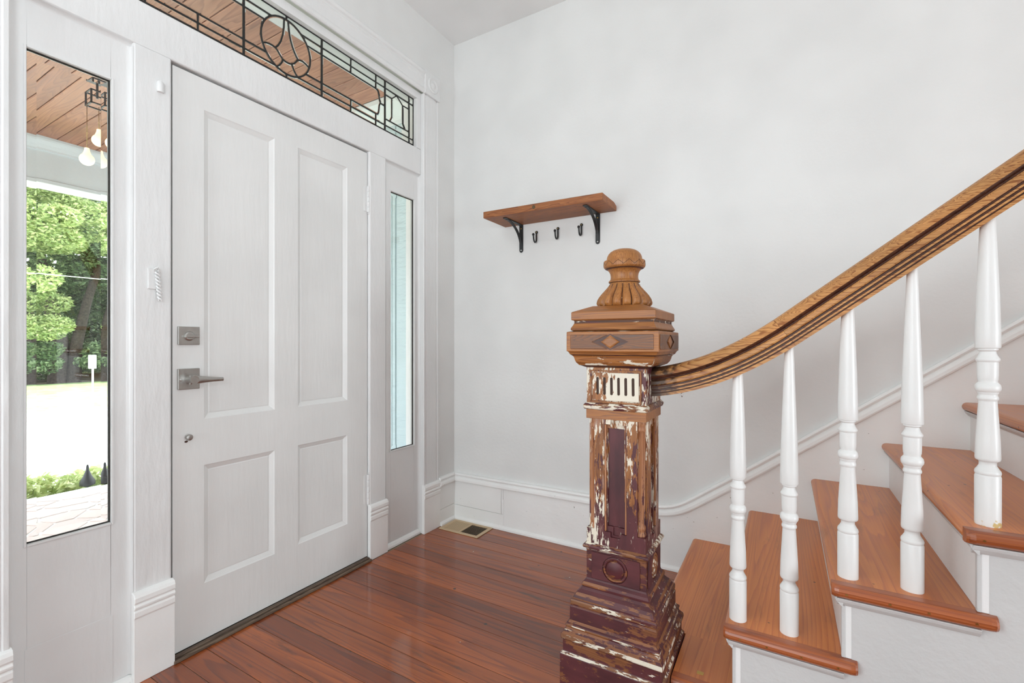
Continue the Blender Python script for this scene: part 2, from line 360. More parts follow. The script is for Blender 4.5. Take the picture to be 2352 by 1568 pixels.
M['bed'] = worn('bed_mould_worn', NW, 'x', .10, .10, stretch=4)
M['neck'] = worn('neck_worn_paint', NW, 'z', .5, .30, stretch=2.5, scale=2.2)
M['cream'] = worn('cream_panel_paint', NW, 'z', .0, .60, stretch=2.4, scale=1.1)
M['slot'] = plain('dark_slot', (66, 44, 32), .7)
M['shaft'] = worn('shaft_worn_paint', NW, 'z', .56, .30, pink=.16, stretch=4.2, pz=-1.1, wz=.15, scale=1.7)
M['plum'] = worn('plum_panel_paint', NW, 'z', .97, .0, stretch=8)
M['colonette'] = worn('colonette_worn_paint', [(0, rgba((110, 62, 36))), (.5, rgba((170, 112, 74))), (1, rgba((204, 152, 112)))], 'z', .22, .14, stretch=4, scale=1.6)
M['plinth'] = worn('plinth_worn_paint', [(0, rgba((96, 54, 32))), (.5, rgba((126, 76, 44))), (1, rgba((142, 90, 56)))], 'x', .66, .035, stretch=2.6, scale=2.4)
M['plinth_b'] = worn('plinth_band_paint', [(0, rgba((104, 60, 34))), (.5, rgba((136, 84, 48))), (1, rgba((150, 96, 56)))], 'x', .40, .12, stretch=3, scale=1.6)
M['plinth_edge'] = worn('plinth_edge_paint', [(0, rgba((104, 64, 40))), (1, rgba((150, 102, 66)))], 'x', .42, .44, stretch=4, scale=1.8)
M['shelf'] = wood('reclaimed_shelf_board', [(0, rgba((72, 38, 24))), (.4, rgba((140, 80, 42))), (.75, rgba((176, 112, 62))), (1, rgba((120, 68, 38)))], 'x', .5, along=3, across=50, rings=3, stain=.9)
M['black'] = plain('black_powder_coat', (30, 31, 32), .42)
M['brass'] = plain('brass_screw', (176, 148, 90), .3, 1)
M['steel'] = plain('zinc_screw', (190, 190, 188), .3, 1)
M['nickel'] = plain('satin_nickel', (178, 176, 172), .34, 1)
M['lead'] = plain('lead_came', (20, 20, 18), .5)
M['vent'] = plain('beige_vent_metal', (200, 174, 138), .42)
M['teal'] = paint('pale_teal_exterior_paint', (192, 211, 215), .45, .8, 30, (.3, .3, 1), dist=.0012)
M['porch_white'] = paint('white_exterior_paint', (226, 232, 233), .5, .3, 40)
M['porch_wood'] = wood('porch_pine_plank', [(0, rgba((112, 60, 38))), (.4, rgba((166, 104, 74))), (.75, rgba((192, 134, 102))), (1, rgba((200, 144, 112)))], 'x', .45, along=1.2, across=11, rings=4, amt=.36, fine=130, vary=.16, stain=.3, specks=3.3)
M['stone'] = paint('flagstone', (222, 208, 202), .7, .6, 20, dist=.001)
def vary_mat(m, amt, hue=(1, 1, 1)):
    nt = m.node_tree; n, l = nt.nodes, nt.links; b = n['Principled BSDF']; src = b.inputs['Base Color'].links[0].from_socket
    oi = n.new('ShaderNodeObjectInfo'); r = ramp(n, [(0, (1-amt, 1-amt*1.1, 1-amt*.9, 1)), (.5, (1, .93, .92, 1)), (1, (.95, 1, 1.02, 1))]); l.new(oi.outputs['Random'], r.inputs[0])
    mx = N(n, 'ShaderNodeMix', data_type='RGBA', blend_type='MULTIPLY'); mx.inputs[0].default_value = 1; l.new(src, mx.inputs[6]); l.new(r.outputs[0], mx.inputs[7]); l.new(mx.outputs[2], b.inputs['Base Color'])
vary_mat(M['stone'], .10)
M['mortar'] = paint('pale_mortar', (236, 241, 238), .8, .5, 50)
def glass_mat():
    m, nt, n, l, b = newmat('clear_bevelled_glass')
    b.inputs['Base Color'].default_value = (.97, .99, .98, 1); b.inputs['Roughness'].default_value = 0; b.inputs['IOR'].default_value = 1.5; b.inputs['Transmission Weight'].default_value = 1
    return m
M['glass'] = glass_mat()
M['bulb'] = plain('lit_bulb', (255, 240, 215), .3, emit=(255, 226, 178), strength=1.25)
def ground_mat(name, c1, c2, scale):
    m, nt, n, l, b = newmat(name); tc = n.new('ShaderNodeTexCoord')
    ns = N(n, 'ShaderNodeTexNoise', Scale=scale, Detail=6.0, Roughness=.65); l.new(tc.outputs['Object'], ns.inputs['Vector'])
    r = ramp(n, [(.35, rgba(c1)), (.65, rgba(c2))]); l.new(ns.outputs[0], r.inputs[0]); l.new(r.outputs[0], b.inputs['Base Color']); b.inputs['Roughness'].default_value = .9
    bp = n.new('ShaderNodeBump'); bp.inputs['Strength'].default_value = .5; bp.inputs['Distance'].default_value = .03; l.new(ns.outputs[0], bp.inputs['Height']); l.new(bp.outputs[0], b.inputs['Normal'])
    return m
M['lawn'] = ground_mat('lawn_grass', (132, 156, 104), (172, 190, 140), 3.0)
M['road'] = ground_mat('sunlit_concrete', (222, 222, 216), (236, 235, 230), 2.0)
M['soil'] = ground_mat('leaf_litter', (104, 92, 76), (140, 128, 106), 5.0)
def leaf_mat(name, c1, c2, c3, scale=2.5):
    m, nt, n, l, b = newmat(name); geo = n.new('ShaderNodeNewGeometry')
    r = ramp(n, [(0, rgba(c1)), (.55, rgba(c2)), (1, rgba(c3))]); l.new(geo.outputs['Random Per Island'], r.inputs[0])
    l.new(r.outputs[0], b.inputs['Base Color']); b.inputs['Roughness'].default_value = .45
    tr = n.new('ShaderNodeBsdfTranslucent'); l.new(r.outputs[0], tr.inputs[0])
    mx = n.new('ShaderNodeMixShader'); mx.inputs[0].default_value = .4; l.new(b.outputs[0], mx.inputs[1]); l.new(tr.outputs[0], mx.inputs[2]); l.new(mx.outputs[0], n['Material Output'].inputs[0])
    return m
M['leaf_a'] = leaf_mat('tree_leaf_bright', (140, 164, 102), (192, 208, 150), (228, 232, 176))
M['leaf_b'] = leaf_mat('tree_leaf_deep', (92, 120, 84), (140, 166, 122), (192, 210, 166))
M['leaf_c'] = leaf_mat('hedge_leaf', (170, 190, 120), (214, 224, 160), (236, 238, 186))
M['bark'] = ground_mat('tree_bark', (52, 44, 40), (98, 86, 78), 14.0)

# ------------------------------------------------------------------ ROOM SHELL
X1, Y0, H = 6.5, -7.0, 3.06
o = MB().box(-.14, X1+.14, 0, .14, 0, H).build('wall_back', M['plaster'], kind='structure', label='white plaster wall carrying the shelf and rising beside the stairs')
wl_ = MB()
wl_.box(-.14, 0, -.17, 0, 0, H).box(-.14, 0, Y0, -2.13, 0, H).box(-.14, 0, -2.13, -.17, 2.66, H)
wl_.build('wall_left', M['plaster'], kind='structure', label='white plaster wall around the front door and its sidelights')
MB().box(X1, X1+.14, Y0, 0, 0, H).build('wall_right', M['plaster'], kind='structure')
MB().box(-.14, X1+.14, Y0-.14, Y0, 0, H).build('wall_rear', M['plaster'], kind='structure')
MB().box(-.14, X1+.14, Y0-.14, .14, H, H+.1).build('ceiling', M['ceiling'], kind='structure', label='flat white ceiling above the entry')

# floor with individual boards
fl = MB().box(-.14, X1+.14, Y0-.14, .14, -.12, -.0033)  .build('floor', M['dust'], kind='structure', label='varnished reddish pine board floor')
bw = .0872; k = 0; y = -.018
rows = []
yy = 0.0
while yy > -3.3:
    y1 = -.018 - bw*(k-1) if k else 0.0
    y0 = -.018 - bw*k
    rows.append((y0, y1 if k else 0.0)); yy = y0; k += 1
for (y0, y1) in rows:
    x = -.004 if y1 > -2.2 else 0.0
    cuts = [x]; px_ = x + random.uniform(.9, 3.0)
    while px_ < X1-.3: cuts.append(px_); px_ += random.uniform(1.8, 3.4)
    cuts.append(X1)
    for a, b in zip(cuts[:-1], cuts[1:]):
        if a > 3.6 and y1 > -1.0: continue
        g = .0009
        MB().box(a+g, b-g, y0+g, y1-g, -.0032, random.uniform(-.0006, 0)).build('floor_board', M['floor'], fl, origin=((a+b)/2, (y0+y1)/2, -.003), bevel=.0012, seg=1)
MB().box(0, X1, Y0, rows[-1][0]-.0009, -.0032, -.0002).build('floor_boards_far', M['floor'], fl, kind='stuff')

# ------------------------------------------------------------------ DOOR WALL : casings, posts, plinth blocks
XP, XF, XG, XD = -.015, -.035, -.045, -.03
def plinth(parent, xf, y0, y1, zt):
    """plinth block with two reeds at the top"""
    pts = [(xf-.02, 0), (xf, 0), (xf, zt-.085), (xf+.004, zt-.080), (xf+.004, zt-.062), (xf-.001, zt-.058), (xf+.005, zt-.052), (xf+.006, zt-.044), (xf+.001, zt-.038), (xf+.006, zt-.030), (xf+.006, zt-.016), (xf+.001, zt-.005), (xf-.012, zt), (xf-.02, zt)]
    mb = MB(); n = len(pts)
    mb.add([(p[0], y0, p[1]) for p in pts] + [(p[0], y1, p[1]) for p in pts], [tuple(range(n))[::-1], tuple(range(n, 2*n))] + [(i, (i+1) % n, n+(i+1) % n, n+i) for i in range(n)])
    mb.build('plinth_block', M['base'], parent, bevel=.0015, seg=1)
def casing(name, xf, y0, y1, z1, label, flutes=True, zp=.29, xpl=None, yp=.004):
    t = MB(); t.box(-.139, xf-.006, y0, y1, 0, z1)
    w = y1-y0
    if flutes:       # edge beads and a raised field with reeds
        prof = [(0, 0), (.002, .006), (.014, .006), (.018, .001), (.022, .001), (.026, .005)]
        pr = prof + [(w-u, d) for u, d in prof[::-1]]
    else:
        pr = [(0, 0), (.0, .002), (.006, .006), (w-.006, .006), (w, .002), (w, 0)]
    b = [(xf-.006+d, y0+u) for u, d in pr]
    t.prism([(xf-.0062, y0)] + b[1:-1] + [(xf-.0062, y1)], 'z', 0, z1)
    o = t.build(name, M['trim'], bevel=.0012, seg=1, kind='structure', label=label)
    if xpl is not None: plinth(o, xpl, y0-yp, y1+yp, zp)
    return o
casing('trim_1', .008, -.304, -.165, 2.612, 'white fluted casing between right sidelight and room corner', xpl=.016, zp=.289)
casing('trim_2', .008, -2.145, -2.008, 2.612, 'white fluted casing left of the left sidelight', xpl=.016, zp=.289)
casing('trim_3', XP, -1.7185, -1.6065, 2.13, 'white post between left sidelight and door', flutes=False, xpl=.000, zp=.302)
casing('trim_4', XP, -.6995, -.583, 2.13, 'white post between door and right sidelight', flutes=False, xpl=-.005, zp=.288)
o = MB().box(-.139, XP, -2.008, -.304, 2.13, 2.281).build('trim_5', M['trim'], bevel=.006, seg=3, kind='structure', label='white rail between door head and leaded transom')
hb = MB().box(-.139, XP, -2.008, -.304, 2.572, 2.614); hb.box(-.139, XP, -2.008, -1.974, 2.281, 2.572); hb.box(-.139, XP, -.339, -.304, 2.281, 2.572)
hb.build('trim_6', M['trim'], bevel=.0015, seg=1, kind='structure', label='white frame board around the leaded transom')
# head casing : horizontal moulding with rosette corner block
hc = MB(); pr = [(0, 2.614), (.008, 2.614), (.013, 2.620), (.014, 2.634), (.010, 2.644), (.010, 2.690), (.014, 2.696), (.014, 2.703), (.012, 2.708), (.012, 2.716), (.020, 2.722), (.024, 2.735), (.018, 2.745), (0, 2.745)]
hc.add([(p[0], -2.008, p[1]) for p in pr] + [(p[0], -.304, p[1]) for p in pr], [tuple(range(len(pr)))[::-1], tuple(range(len(pr), 2*len(pr)))] + [(i, (i+1) % len(pr), len(pr)+(i+1) % len(pr), len(pr)+i) for i in range(len(pr))])
hco = hc.build('trim_7', M['trim'], kind='structure', bevel=.001, seg=1, label='white moulded head casing above the transom')
for yc in (-.2345, -2.0765):
    cb = MB().box(0, .020, yc-.0695, yc+.0695, 2.612, 2.752)
    cb.build('corner_block', M['trim'], hco, bevel=.003, seg=2)
    rb = MB(); ring = [(.046, 0), (.046, .003), (.042, .006), (.036, .006), (.032, .003), (.028, .001), (.020, .001), (.016, .004), (.008, .007), (.001, .008)]
    rb.lathe([(r, d) for r, d in ring], (0, 0), 28)
    rb.v = [(.020+v[2], yc+v[0], 2.682+v[1]) for v in rb.v]
    rb.build('rosette', M['trim'], hco)

# ------------------------------------------------------------------ bevelled glass plates
def bev_plate(poly, x, name, parent, d=.006, t=.005, te=.0015, mat=None):
    """poly in (y,z); flat outside face, bevelled room side"""
    n = len(poly)
    ar = sum(poly[i][0]*poly[(i+1) % n][1]-poly[(i+1) % n][0]*poly[i][1] for i in range(n))
    if ar < 0: poly = poly[::-1]
    P = [Vector(p) for p in poly]; ins = []
    for i in range(n):
        a, b, c = P[i-1], P[i], P[(i+1) % n]
        e1 = (b-a).normalized(); e2 = (c-b).normalized(); n1 = Vector((-e1.y, e1.x)); n2 = Vector((-e2.y, e2.x))
        m = n1+n2; L = m.length
        m = m/L if L > 1e-4 else n1
        k = min(1.7, 1/max(.2, m.dot(n1))); ins.append(b+m*d*k)
    mb = MB(); x0 = x-t/2
    mb.add([(x0, p.x, p.y) for p in P] + [(x0+te, p.x, p.y) for p in P] + [(x0+t, p.x, p.y) for p in ins],
           [tuple(range(n))[::-1]] + [(i, (i+1) % n, n+(i+1) % n, n+i) for i in range(n)] + [(n+i, n+(i+1) % n, 2*n+(i+1) % n, 2*n+i) for i in range(n)] + [tuple(range(2*n, 3*n))])
    return mb.build(name, mat or M['glass'], parent, fix=False)
def rect(y0, y1, z0, z1): return [(y0, z0), (y1, z0), (y1, z1), (y0, z1)]

def sidelight(name, ya, yb, g0, g1, z0, z1, label):
    w = empty(name, (XF, (ya+yb)/2, 0), kind='structure', label=label)
    f = MB(); f.box(XF-.03, XF, ya, g0, 0, 2.13).box(XF-.03, XF, g1, yb, 0, 2.13).box(XF-.03, XF, g0, g1, 0, z0).box(XF-.03, XF, g0, g1, z1, 2.13)
    f.build('frame', M['trim'], w, bevel=.0018, seg=2)
    # glazing bead round the pane
    b = MB(); s = .008
    b.box(XF-.02, XF+.0035, g0-.007, g0-.0005, z0-.007, z1+.007).box(XF-.02, XF+.0035, g1+.0005, g1+.007, z0-.007, z1+.007).box(XF-.02, XF+.0035, g0, g1, z0-.007, z0-.0005).box(XF-.02, XF+.0035, g0, g1, z1+.0005, z1+.007)
    b.build('glazing_bead', M['trim'], w, bevel=.0015, seg=2)
    bev_plate(rect(g0+.001, g1-.001, z0+.001, z1-.001), XG-.003, 'glass_pane', w, d=.022, t=.0075, te=.0062)
    d = MB(); e = .0022; x0, x1 = XG-.010, XG+.002      # dark putty line round the pane
    d.box(x0, x1, g0, g0+e, z0, z1).box(x0, x1, g1-e, g1, z0, z1).box(x0, x1, g0+e, g1-e, z0, z0+e).box(x0, x1, g0+e, g1-e, z1-e, z1)
    d.build('putty_line', M['gap'], w)
    # cove under the head rail and down the posts
    c = MB(); r = .013
    def quarter(yy, sgn):
        q = [(XF, yy), (XF+.018, yy)] + [(XF+.018*math.cos(a)**1.6 if False else XF+.018*(1-math.sin(a)), yy+sgn*r*(1-math.cos(a))) for a in np.linspace(.15, PI/2, 6)]
        c.prism(q, 'z', .03, 2.117)
    quarter(ya, 1); quarter(yb, -1)
    q = [(XF, 2.13), (XF+.018, 2.13)] + [(XF+.018*(1-math.sin(a)), 2.13-r*(1-math.cos(a))-.001) for a in np.linspace(.15, PI/2, 6)]
    nq = len(q); c.add([(p[0], ya, p[1]) for p in q] + [(p[0], yb, p[1]) for p in q], [tuple(range(nq))[::-1], tuple(range(nq, 2*nq))] + [(i, (i+1) % nq, nq+(i+1) % nq, nq+i) for i in range(nq)])
    c.build('cove_moulding', M['trim'], w)
    q = [(XF, 0), (XF+.02, 0), (XF+.019, .012), (XF+.013, .022), (XF+.004, .027), (XF, .027)]; nq = len(q); m = MB()
    m.add([(p[0], ya, p[1]) for p in q] + [(p[0], yb, p[1]) for p in q], [tuple(range(nq))[::-1], tuple(range(nq, 2*nq))] + [(i, (i+1) % nq, nq+(i+1) % nq, nq+i) for i in range(nq)])
    m.build('shoe_moulding', M['base'], w, bevel=.0015, seg=1)
    # lower board, set a hair proud so that its joint shows
    MB().box(XF, XF+.0012, g0-.004, g1+.004, .03, .247 if yb < -1 else .255).build('lower_panel', M['trim'], w, bevel=.0005, seg=1)
    return w
sidelight('window_1', -2.008, -1.7185, -1.966, -1.771, .549, 1.984, 'tall narrow bevelled sidelight left of the door, trees outside')
sidelight('window_2', -.583, -.304, -.531, -.341, .533, 1.974, 'tall narrow bevelled sidelight right of the door, pale teal outside')

# ------------------------------------------------------------------ leaded transom
w3 = empty('window_3', (XG, -1.153, 2.28), kind='structure', label='leaded bevelled glass transom above the front door')
def TU(u): return -2.414+(u+1.241)*1.016
def TZ(z): return 1.13+(z-1.13)*1.016
def TP(pts): return [(TU(u), TZ(z)) for u, z in pts]
zb, h4, h3, h2, h1, zt = 2.279, 2.309, 2.3435, 2.4755, 2.509, 2.5495
V2, L1, L2, V3, V4, V5 = .1815, .350, .514, .5794, .7643, .8012
EC, EZ, EA, EB = .005, 2.4145, .1155, .1175
def ell(a): return (EC+EA*math.cos(a), EZ+EB*math.sin(a))
def arc(a0, a1, n=8): return [ell(a0+(a1-a0)*i/(n-1)) for i in range(n)]
def az(z, s): a = math.asin(max(-1, min(1, (z-EZ)/EB))); return a if s > 0 else PI-a
brk = [(V3, 2.411), (.5458, 2.4127), (.540, 2.428), (.5365, 2.448), (.5304, 2.4678), (.521, 2.474), (L2, h2)]
brk2 = [(V3, 2.411), (.5458, 2.4115), (.5386, 2.395), (.5365, 2.376), (.5340, 2.358), (.5276, 2.3455), (.520, h3), (L2, h3)]
panes = []
for s in (1, -1):
    R = lambda a, b, c, d: [(s*a, c), (s*b, c), (s*b, d), (s*a, d)]
    for a, b in ((V2, L1), (L1, L2), (L2, V3)): panes += [R(a, b, h1, zt), R(a, b, zb, h4)]
    for a, b in ((V2, L1), (L1, L2)): panes += [R(a, b, h2, h1), R(a, b, h4, h3)]
    panes.append([(s*u, z) for u, z in [(L2, h1), (V3, h1)] + brk])
    panes.append([(s*u, z) for u, z in [(V2, h3), (L2, h3)] + brk2[::-1][1:-1][:-1] + [(.5458, 2.4120)] + brk[2:] + [(V2, h2)]])
    panes.append([(s*u, z) for u, z in brk2 + [(L2, h4), (V3, h4)]])
    panes += [R(V3, V4, h1, zt), R(V4, V5, h1, zt), R(V4, V5, h4, h1), R(V4, V5, zb, h4), R(V3, V4, zb, h4), R(V3, V4, h4, h3)]
    for pp in ([(V3, 2.4745), (.630, 2.4745), (.668, h1), (V3, h1)],
               [(.668, h1), (.714, 2.4725), (V4, 2.4745), (V4, h1)],
               [(V3, h3), (.615, h3), (.630, 2.370), (.630, 2.4745), (V3, 2.4745)],
               [(.615, h3), (.7326, h3), (.714, 2.371), (.714, 2.4725), (.668, 2.507), (.630, 2.4745), (.630, 2.370)],
               [(.7326, h3), (V4, h3), (V4, 2.4745), (.714, 2.4725), (.714, 2.371)]):
        panes.append([(s*u, z) for u, z in pp])
    # around the oval
    V = s*V2
    def A(z): return az(z, s)
    panes.append([(V, h1), (V, zt), (EC-.002, zt)] + arc(PI/2, A(h1), 6))
    panes.append([(V, h2), (V, h1)] + arc(A(h1), A(h2), 4))
    panes.append([(V, h3), (V, h2)] + arc(A(h2), A(h3) if s > 0 else 2*PI-0+A(h3)-2*PI, 9))
    panes.append([(V, h4), (V, h3)] + arc(A(h3), A(h4), 5))
    aend = -PI/2 if s > 0 else 3*PI/2
    panes.append([(V, zb), (V, h4)] + arc(A(h4), aend, 5) + [(EC-.002, zb)])
P1 = [(-.0075, 2.530), (-.009, 2.4911), (-.0136, 2.4582), (-.0228, 2.4251), (-.0342, 2.4017), (-.0478, 2.3836)]
P2 = [(-.1030, 2.3743), (-.090, 2.382), (-.0744, 2.3858), (-.060, 2.3862), (-.0478, 2.3836), (-.0375, 2.3765), (-.0297, 2.3678), (-.022, 2.3590), (-.0136, 2.3520), (-.003, 2.3490), (.0073, 2.3482), (.0187, 2.3495), (.0287, 2.3532), (.0380, 2.3600), (.0456, 2.3685), (.0525, 2.3785), (.0602, 2.3861), (.0700, 2.3910), (.0826, 2.3922), (.098, 2.388), (.1153, 2.3800)]
P3 = [(.0602, 2.3861), (.0500, 2.3980), (.0407, 2.4122), (.0315, 2.4300), (.0239, 2.4513), (.0180, 2.4750), (.0144, 2.5004), (.0105, 2.5318)]
P4 = [(-.0136, 2.3520), (-.0170, 2.3390), (-.0228, 2.3286), (-.0310, 2.3170), (-.0420, 2.3070)]
P5 = [(.0287, 2.3532), (.0325, 2.3430), (.0383, 2.3317), (.0470, 2.3200), (.0578, 2.3100)]
def ang(p): return math.atan2((p[1]-EZ)/EB, (p[0]-EC)/EA)
aL, aR = ang(P2[0]) % (2*PI), ang(P2[-1]); aT1, aT3 = ang(P1[0]), ang(P3[-1]); aB4, aB5 = ang(P4[-1]) % (2*PI), ang(P5[-1]) % (2*PI)
panes.append(P1 + P2[:4][::-1] + arc(aL, aT1, 12)[:-1])
panes.append(P1 + P2[5:16] + P3 + [])
panes.append(P3[::-1] + P2[17:] + arc(aR, aT3, 12)[1:-1])
panes.append(P2[:9] + P4[1:] + arc(aB4, aL, 6)[1:-1][::1])
panes.append(P2[8:13] + P5[1:] + arc(aB5, aB4, 7)[1:-1] + P4[1:][::-1])
panes.append(P2[12:] + arc(aR+2*PI, aB5, 9)[1:-1] + P5[1:][::-1])
for pp in panes:
    q = TP(pp)
    sharp = min((Vector(q[i-1])-Vector(q[i])).angle(Vector(q[(i+1) % len(q)])-Vector(q[i])) for i in range(len(q)))
    bev_plate(q, XG, 'glass_pane', w3, d=.0075 if sharp > .7 else .0028, t=.0055, te=.0016 if sharp > .7 else .004)
def came(pts, w=.0062, closed=False):
    """H-section lead strip in the transom plane, following pts (u,z)"""
    P = [Vector(p) for p in TP(pts)]; n = len(P); L = []; Rr = []
    for i in range(n):
        a = P[(i-1) % n] if (closed or i > 0) else P[i]; c = P[(i+1) % n] if (closed or i < n-1) else P[i]
        t = (c-a).normalized(); nn = Vector((-t.y, t.x)); L.append(P[i]+nn*w/2); Rr.append(P[i]-nn*w/2)
    rings = [[(XG-.0045, l.x, l.y), (XG-.0045, r.x, r.y), (XG+.0035, r.x, r.y), (XG+.0048, (l.x+r.x)/2, (l.y+r.y)/2), (XG+.0035, l.x, l.y)] for l, r in zip(L, Rr)]
    if closed: rings.append(rings[0])
    MB().sweep(rings, cap=not closed).build('lead_came', M['lead'], w3)
for s in (1, -1):
    came([(s*V2, zb), (s*V2, zt)], .0098); came([(s*V3, zb), (s*V3, zt)], .0098)
    came([(s*V4, zb), (s*V4, zt)]); came([(s*V5, zb-.001), (s*V5, zt+.001)], .007)
    for u in (L1, L2): came([(s*u, zb), (s*u, h3)]); came([(s*u, h2), (s*u, zt)])
    came([(s*V2, h2), (s*L2, h2)]); came([(s*V2, h3), (s*L2, h3)])
    came([(s*V3, h3), (s*V4, h3)]); came([(s*V2, h1), (s*V5, h1)]); came([(s*V2, h4), (s*V5, h4)])
    came([(s*u, z) for u, z in brk[::-1]]); came([(s*u, z) for u, z in brk2[::-1]])
    came([(s*u, z) for u, z in [(V3, 2.4745), (.630, 2.4745), (.668, 2.507), (.714, 2.4725), (V4, 2.4745)]])
    came([(s*.630, 2.4745), (s*.630, 2.370), (s*.615, h3)]); came([(s*.714, 2.4725), (s*.714, 2.371), (s*.7326, h3)])
    for z in (h1, h2, h3, h4): came([(s*V2, z), ell(az(z, s))])
came([(-V5, zt), (V5, zt)], .008); came([(-V5, zb+.002), (V5, zb+.002)], .006)
came([(EC-.002, zt), (EC-.002, EZ+EB)]); came([(EC-.002, zb), (EC-.002, EZ-EB)])
came([ell(2*PI*i/40) for i in range(40)], .0072, closed=True)
for p in (P1, P2, P3, P4, P5): came(p, .0066)

# ------------------------------------------------------------------ front door
dr = empty('door_1', (XD, -1.153, .02), kind='structure', label='white four-panel front door with satin nickel lever')
DY0, DY1, DZ0, DZ1 = -1.5975, -.7035, .02, 2.1215
pan = [(-1.493, -1.213, .8455, 2.0055), (-1.103, -.830, .8455, 2.0055), (-1.493, -1.213, .229, .673), (-1.103, -.830, .229, .673)]
f = MB(); xb = XD-.044
f.box(xb, XD, DY0, -1.493, DZ0, DZ1).box(xb, XD, -.830, DY1, DZ0, DZ1).box(xb, XD, -1.213, -1.103, .229, 2.0055)
f.box(xb, XD, -1.493, -.830, DZ0, .229).box(xb, XD, -1.493, -.830, 2.0055, DZ1)
f.box(xb, XD, -1.493, -1.213, .673, .8455).box(xb, XD, -1.103, -.830, .673, .8455)
f.build('door_frame', M['door'], dr, fix=False)
for (a, b, c, d) in pan:
    p = MB(); e = .020; dp = .012
    o1 = [(XD, a, c), (XD, b, c), (XD, b, d), (XD, a, d)]
    i0 = [(XD-.0035, a+.004, c+.004), (XD-.0035, b-.004, c+.004), (XD-.0035, b-.004, d-.004), (XD-.0035, a+.004, d-.004)]
    i1 = [(XD-dp, a+e, c+e), (XD-dp, b-e, c+e), (XD-dp, b-e, d-e), (XD-dp, a+e, d-e)]
    i2 = [(XD-dp+.0015, a+e+.004, c+e+.004), (XD-dp+.0015, b-e-.004, c+e+.004), (XD-dp+.0015, b-e-.004, d-e-.004), (XD-dp+.0015, a+e+.004, d-e-.004)]
    vs = o1+i0+i1+i2; fs = []
    for r in range(3):
        for k in range(4): fs.append((4*r+k, 4*r+(k+1) % 4, 4*r+4+(k+1) % 4, 4*r+4+k))
    fs.append((12, 13, 14, 15)); p.add(vs, fs)
    p.box(xb+.004, XD-dp-.002, a-.003, b+.003, c-.003, d+.003)
    p.build('door_panel', M['door'], dr, fix=False)
MB().box(-.139, -.078, -1.6065, -.6995, .012, 2.13).build('door_stop', M['gap'], dr)
def hinge(z0, z1):
    h = MB(); yk = DY1+.003; n = 5
    dz = (z1-z0)/n
    for k in range(n): h.lathe([(.0066, z0+k*dz+.0006), (.0068, z0+k*dz+.002), (.0068, z0+(k+1)*dz-.002), (.0066, z0+(k+1)*dz-.0006)], (XD+.0065, yk), 14)
    h.lathe([(.001, z0-.011), (.005, z0-.008), (.0055, z0-.004), (.003, z0)], (XD+.0065, yk), 12); h.lathe([(.003, z1), (.0055, z1+.004), (.005, z1+.008), (.001, z1+.011)], (XD+.0065, yk), 12)
    h.box(XD, XD+.003, yk-.024, yk-.004, z0+.004, z1-.004)
    h.build('hinge', M['trim'], dr)
hinge(1.812, 1.948); hinge(.290, .448)
db = MB().box(XD, XD+.009, -1.583, -1.512, 1.1245, 1.1905).build('deadbolt_plate', M['nickel'], dr, bevel=.0015, seg=2, label='square satin nickel deadbolt plate')
th = MB(); th.lathe([(.017, 0), (.017, .004), (.013, .007)], (0, 0), 24); th.v = [(XD+.009+v[2], -1.5475+v[0], 1.156+v[1]) for v in th.v]
th.box(XD+.010, XD+.024, -1.566, -1.520, 1.151, 1.160); th.build('thumbturn', M['nickel'], db, bevel=.0012, seg=2)
lv = MB().box(XD, XD+.009, -1.5835, -1.512, .9625, 1.038).build('lever_plate', M['nickel'], dr, bevel=.0015, seg=2, label='square satin nickel lever plate')
lb = MB(); lb.lathe([(.0165, 0), (.0165, .034), (.0150, .040), (.0142, .040)], (0, 0), 28); lb.v = [(XD+.009+v[2], -1.5475+v[0], .998+v[1]) for v in lb.v]
ln = 12
rings = []
for i in range(ln):
    t = i/(ln-1); yv = -1.560+t*.112; xc = XD+.040+.004*math.sin(t*PI*.5); rz = .0125*(1-t)**1.5+.0062+.001*t; rx = .0072-.001*t
    rings.append([(xc+rx*math.cos(a), yv, .9985-.004*t+rz*math.sin(a)) for a in np.linspace(0, 2*PI, 17)[:-1]])
lb.sweep(rings, smooth=True); lb.build('lever_handle', M['nickel'], lv)
sc_ = MB(); sc_.lathe([(.0048, 0), (.0048, .0015), (.003, .0025)], (0, 0), 14); sc_.v = [(XD+.009+v[2], -1.5745+v[0], .998+v[1]) for v in sc_.v]; sc_.build('screw', M['steel'], lv)
kb = MB(); kb.lathe([(.006, 0), (.006, .012), (.0112, .015), (.0115, .021), (.010, .0235), (.004, .0245)], (0, 0), 24); kb.v = [(XD+v[2], -1.5515+v[0], .7885+v[1]) for v in kb.v]
kb.build('door_knob', M['nickel'], dr, label='tiny round satin nickel knob below the lever')
kh = MB(); kh.lathe([(.006, 0), (.0055, .0006)], (0, 0), 9); kh.v = [(XD+v[2], -1.5535+v[0], .7715+v[1]*.7) for v in kh.v]; kh.build('chipped_hole', M['slot'], dr)
# threshold
tr = MB().box(-.139, .004, -1.606, -.700, 0, .012).build('threshold', M['threshold'], kind=None, label='dark weathered wooden threshold under the front door', cat='threshold', origin=(-.06, -1.153, 0), bevel=.003, seg=2)
MB().box(-.028, -.008, -1.600, -.705, .012, .0185).build('weather_strip', M['threshold'], tr, bevel=.002, seg=1)
MB().box(-.074, -.031, -1.600, -.705, .012, .0185).build('shadow_gap_strip', M['gap'], tr)

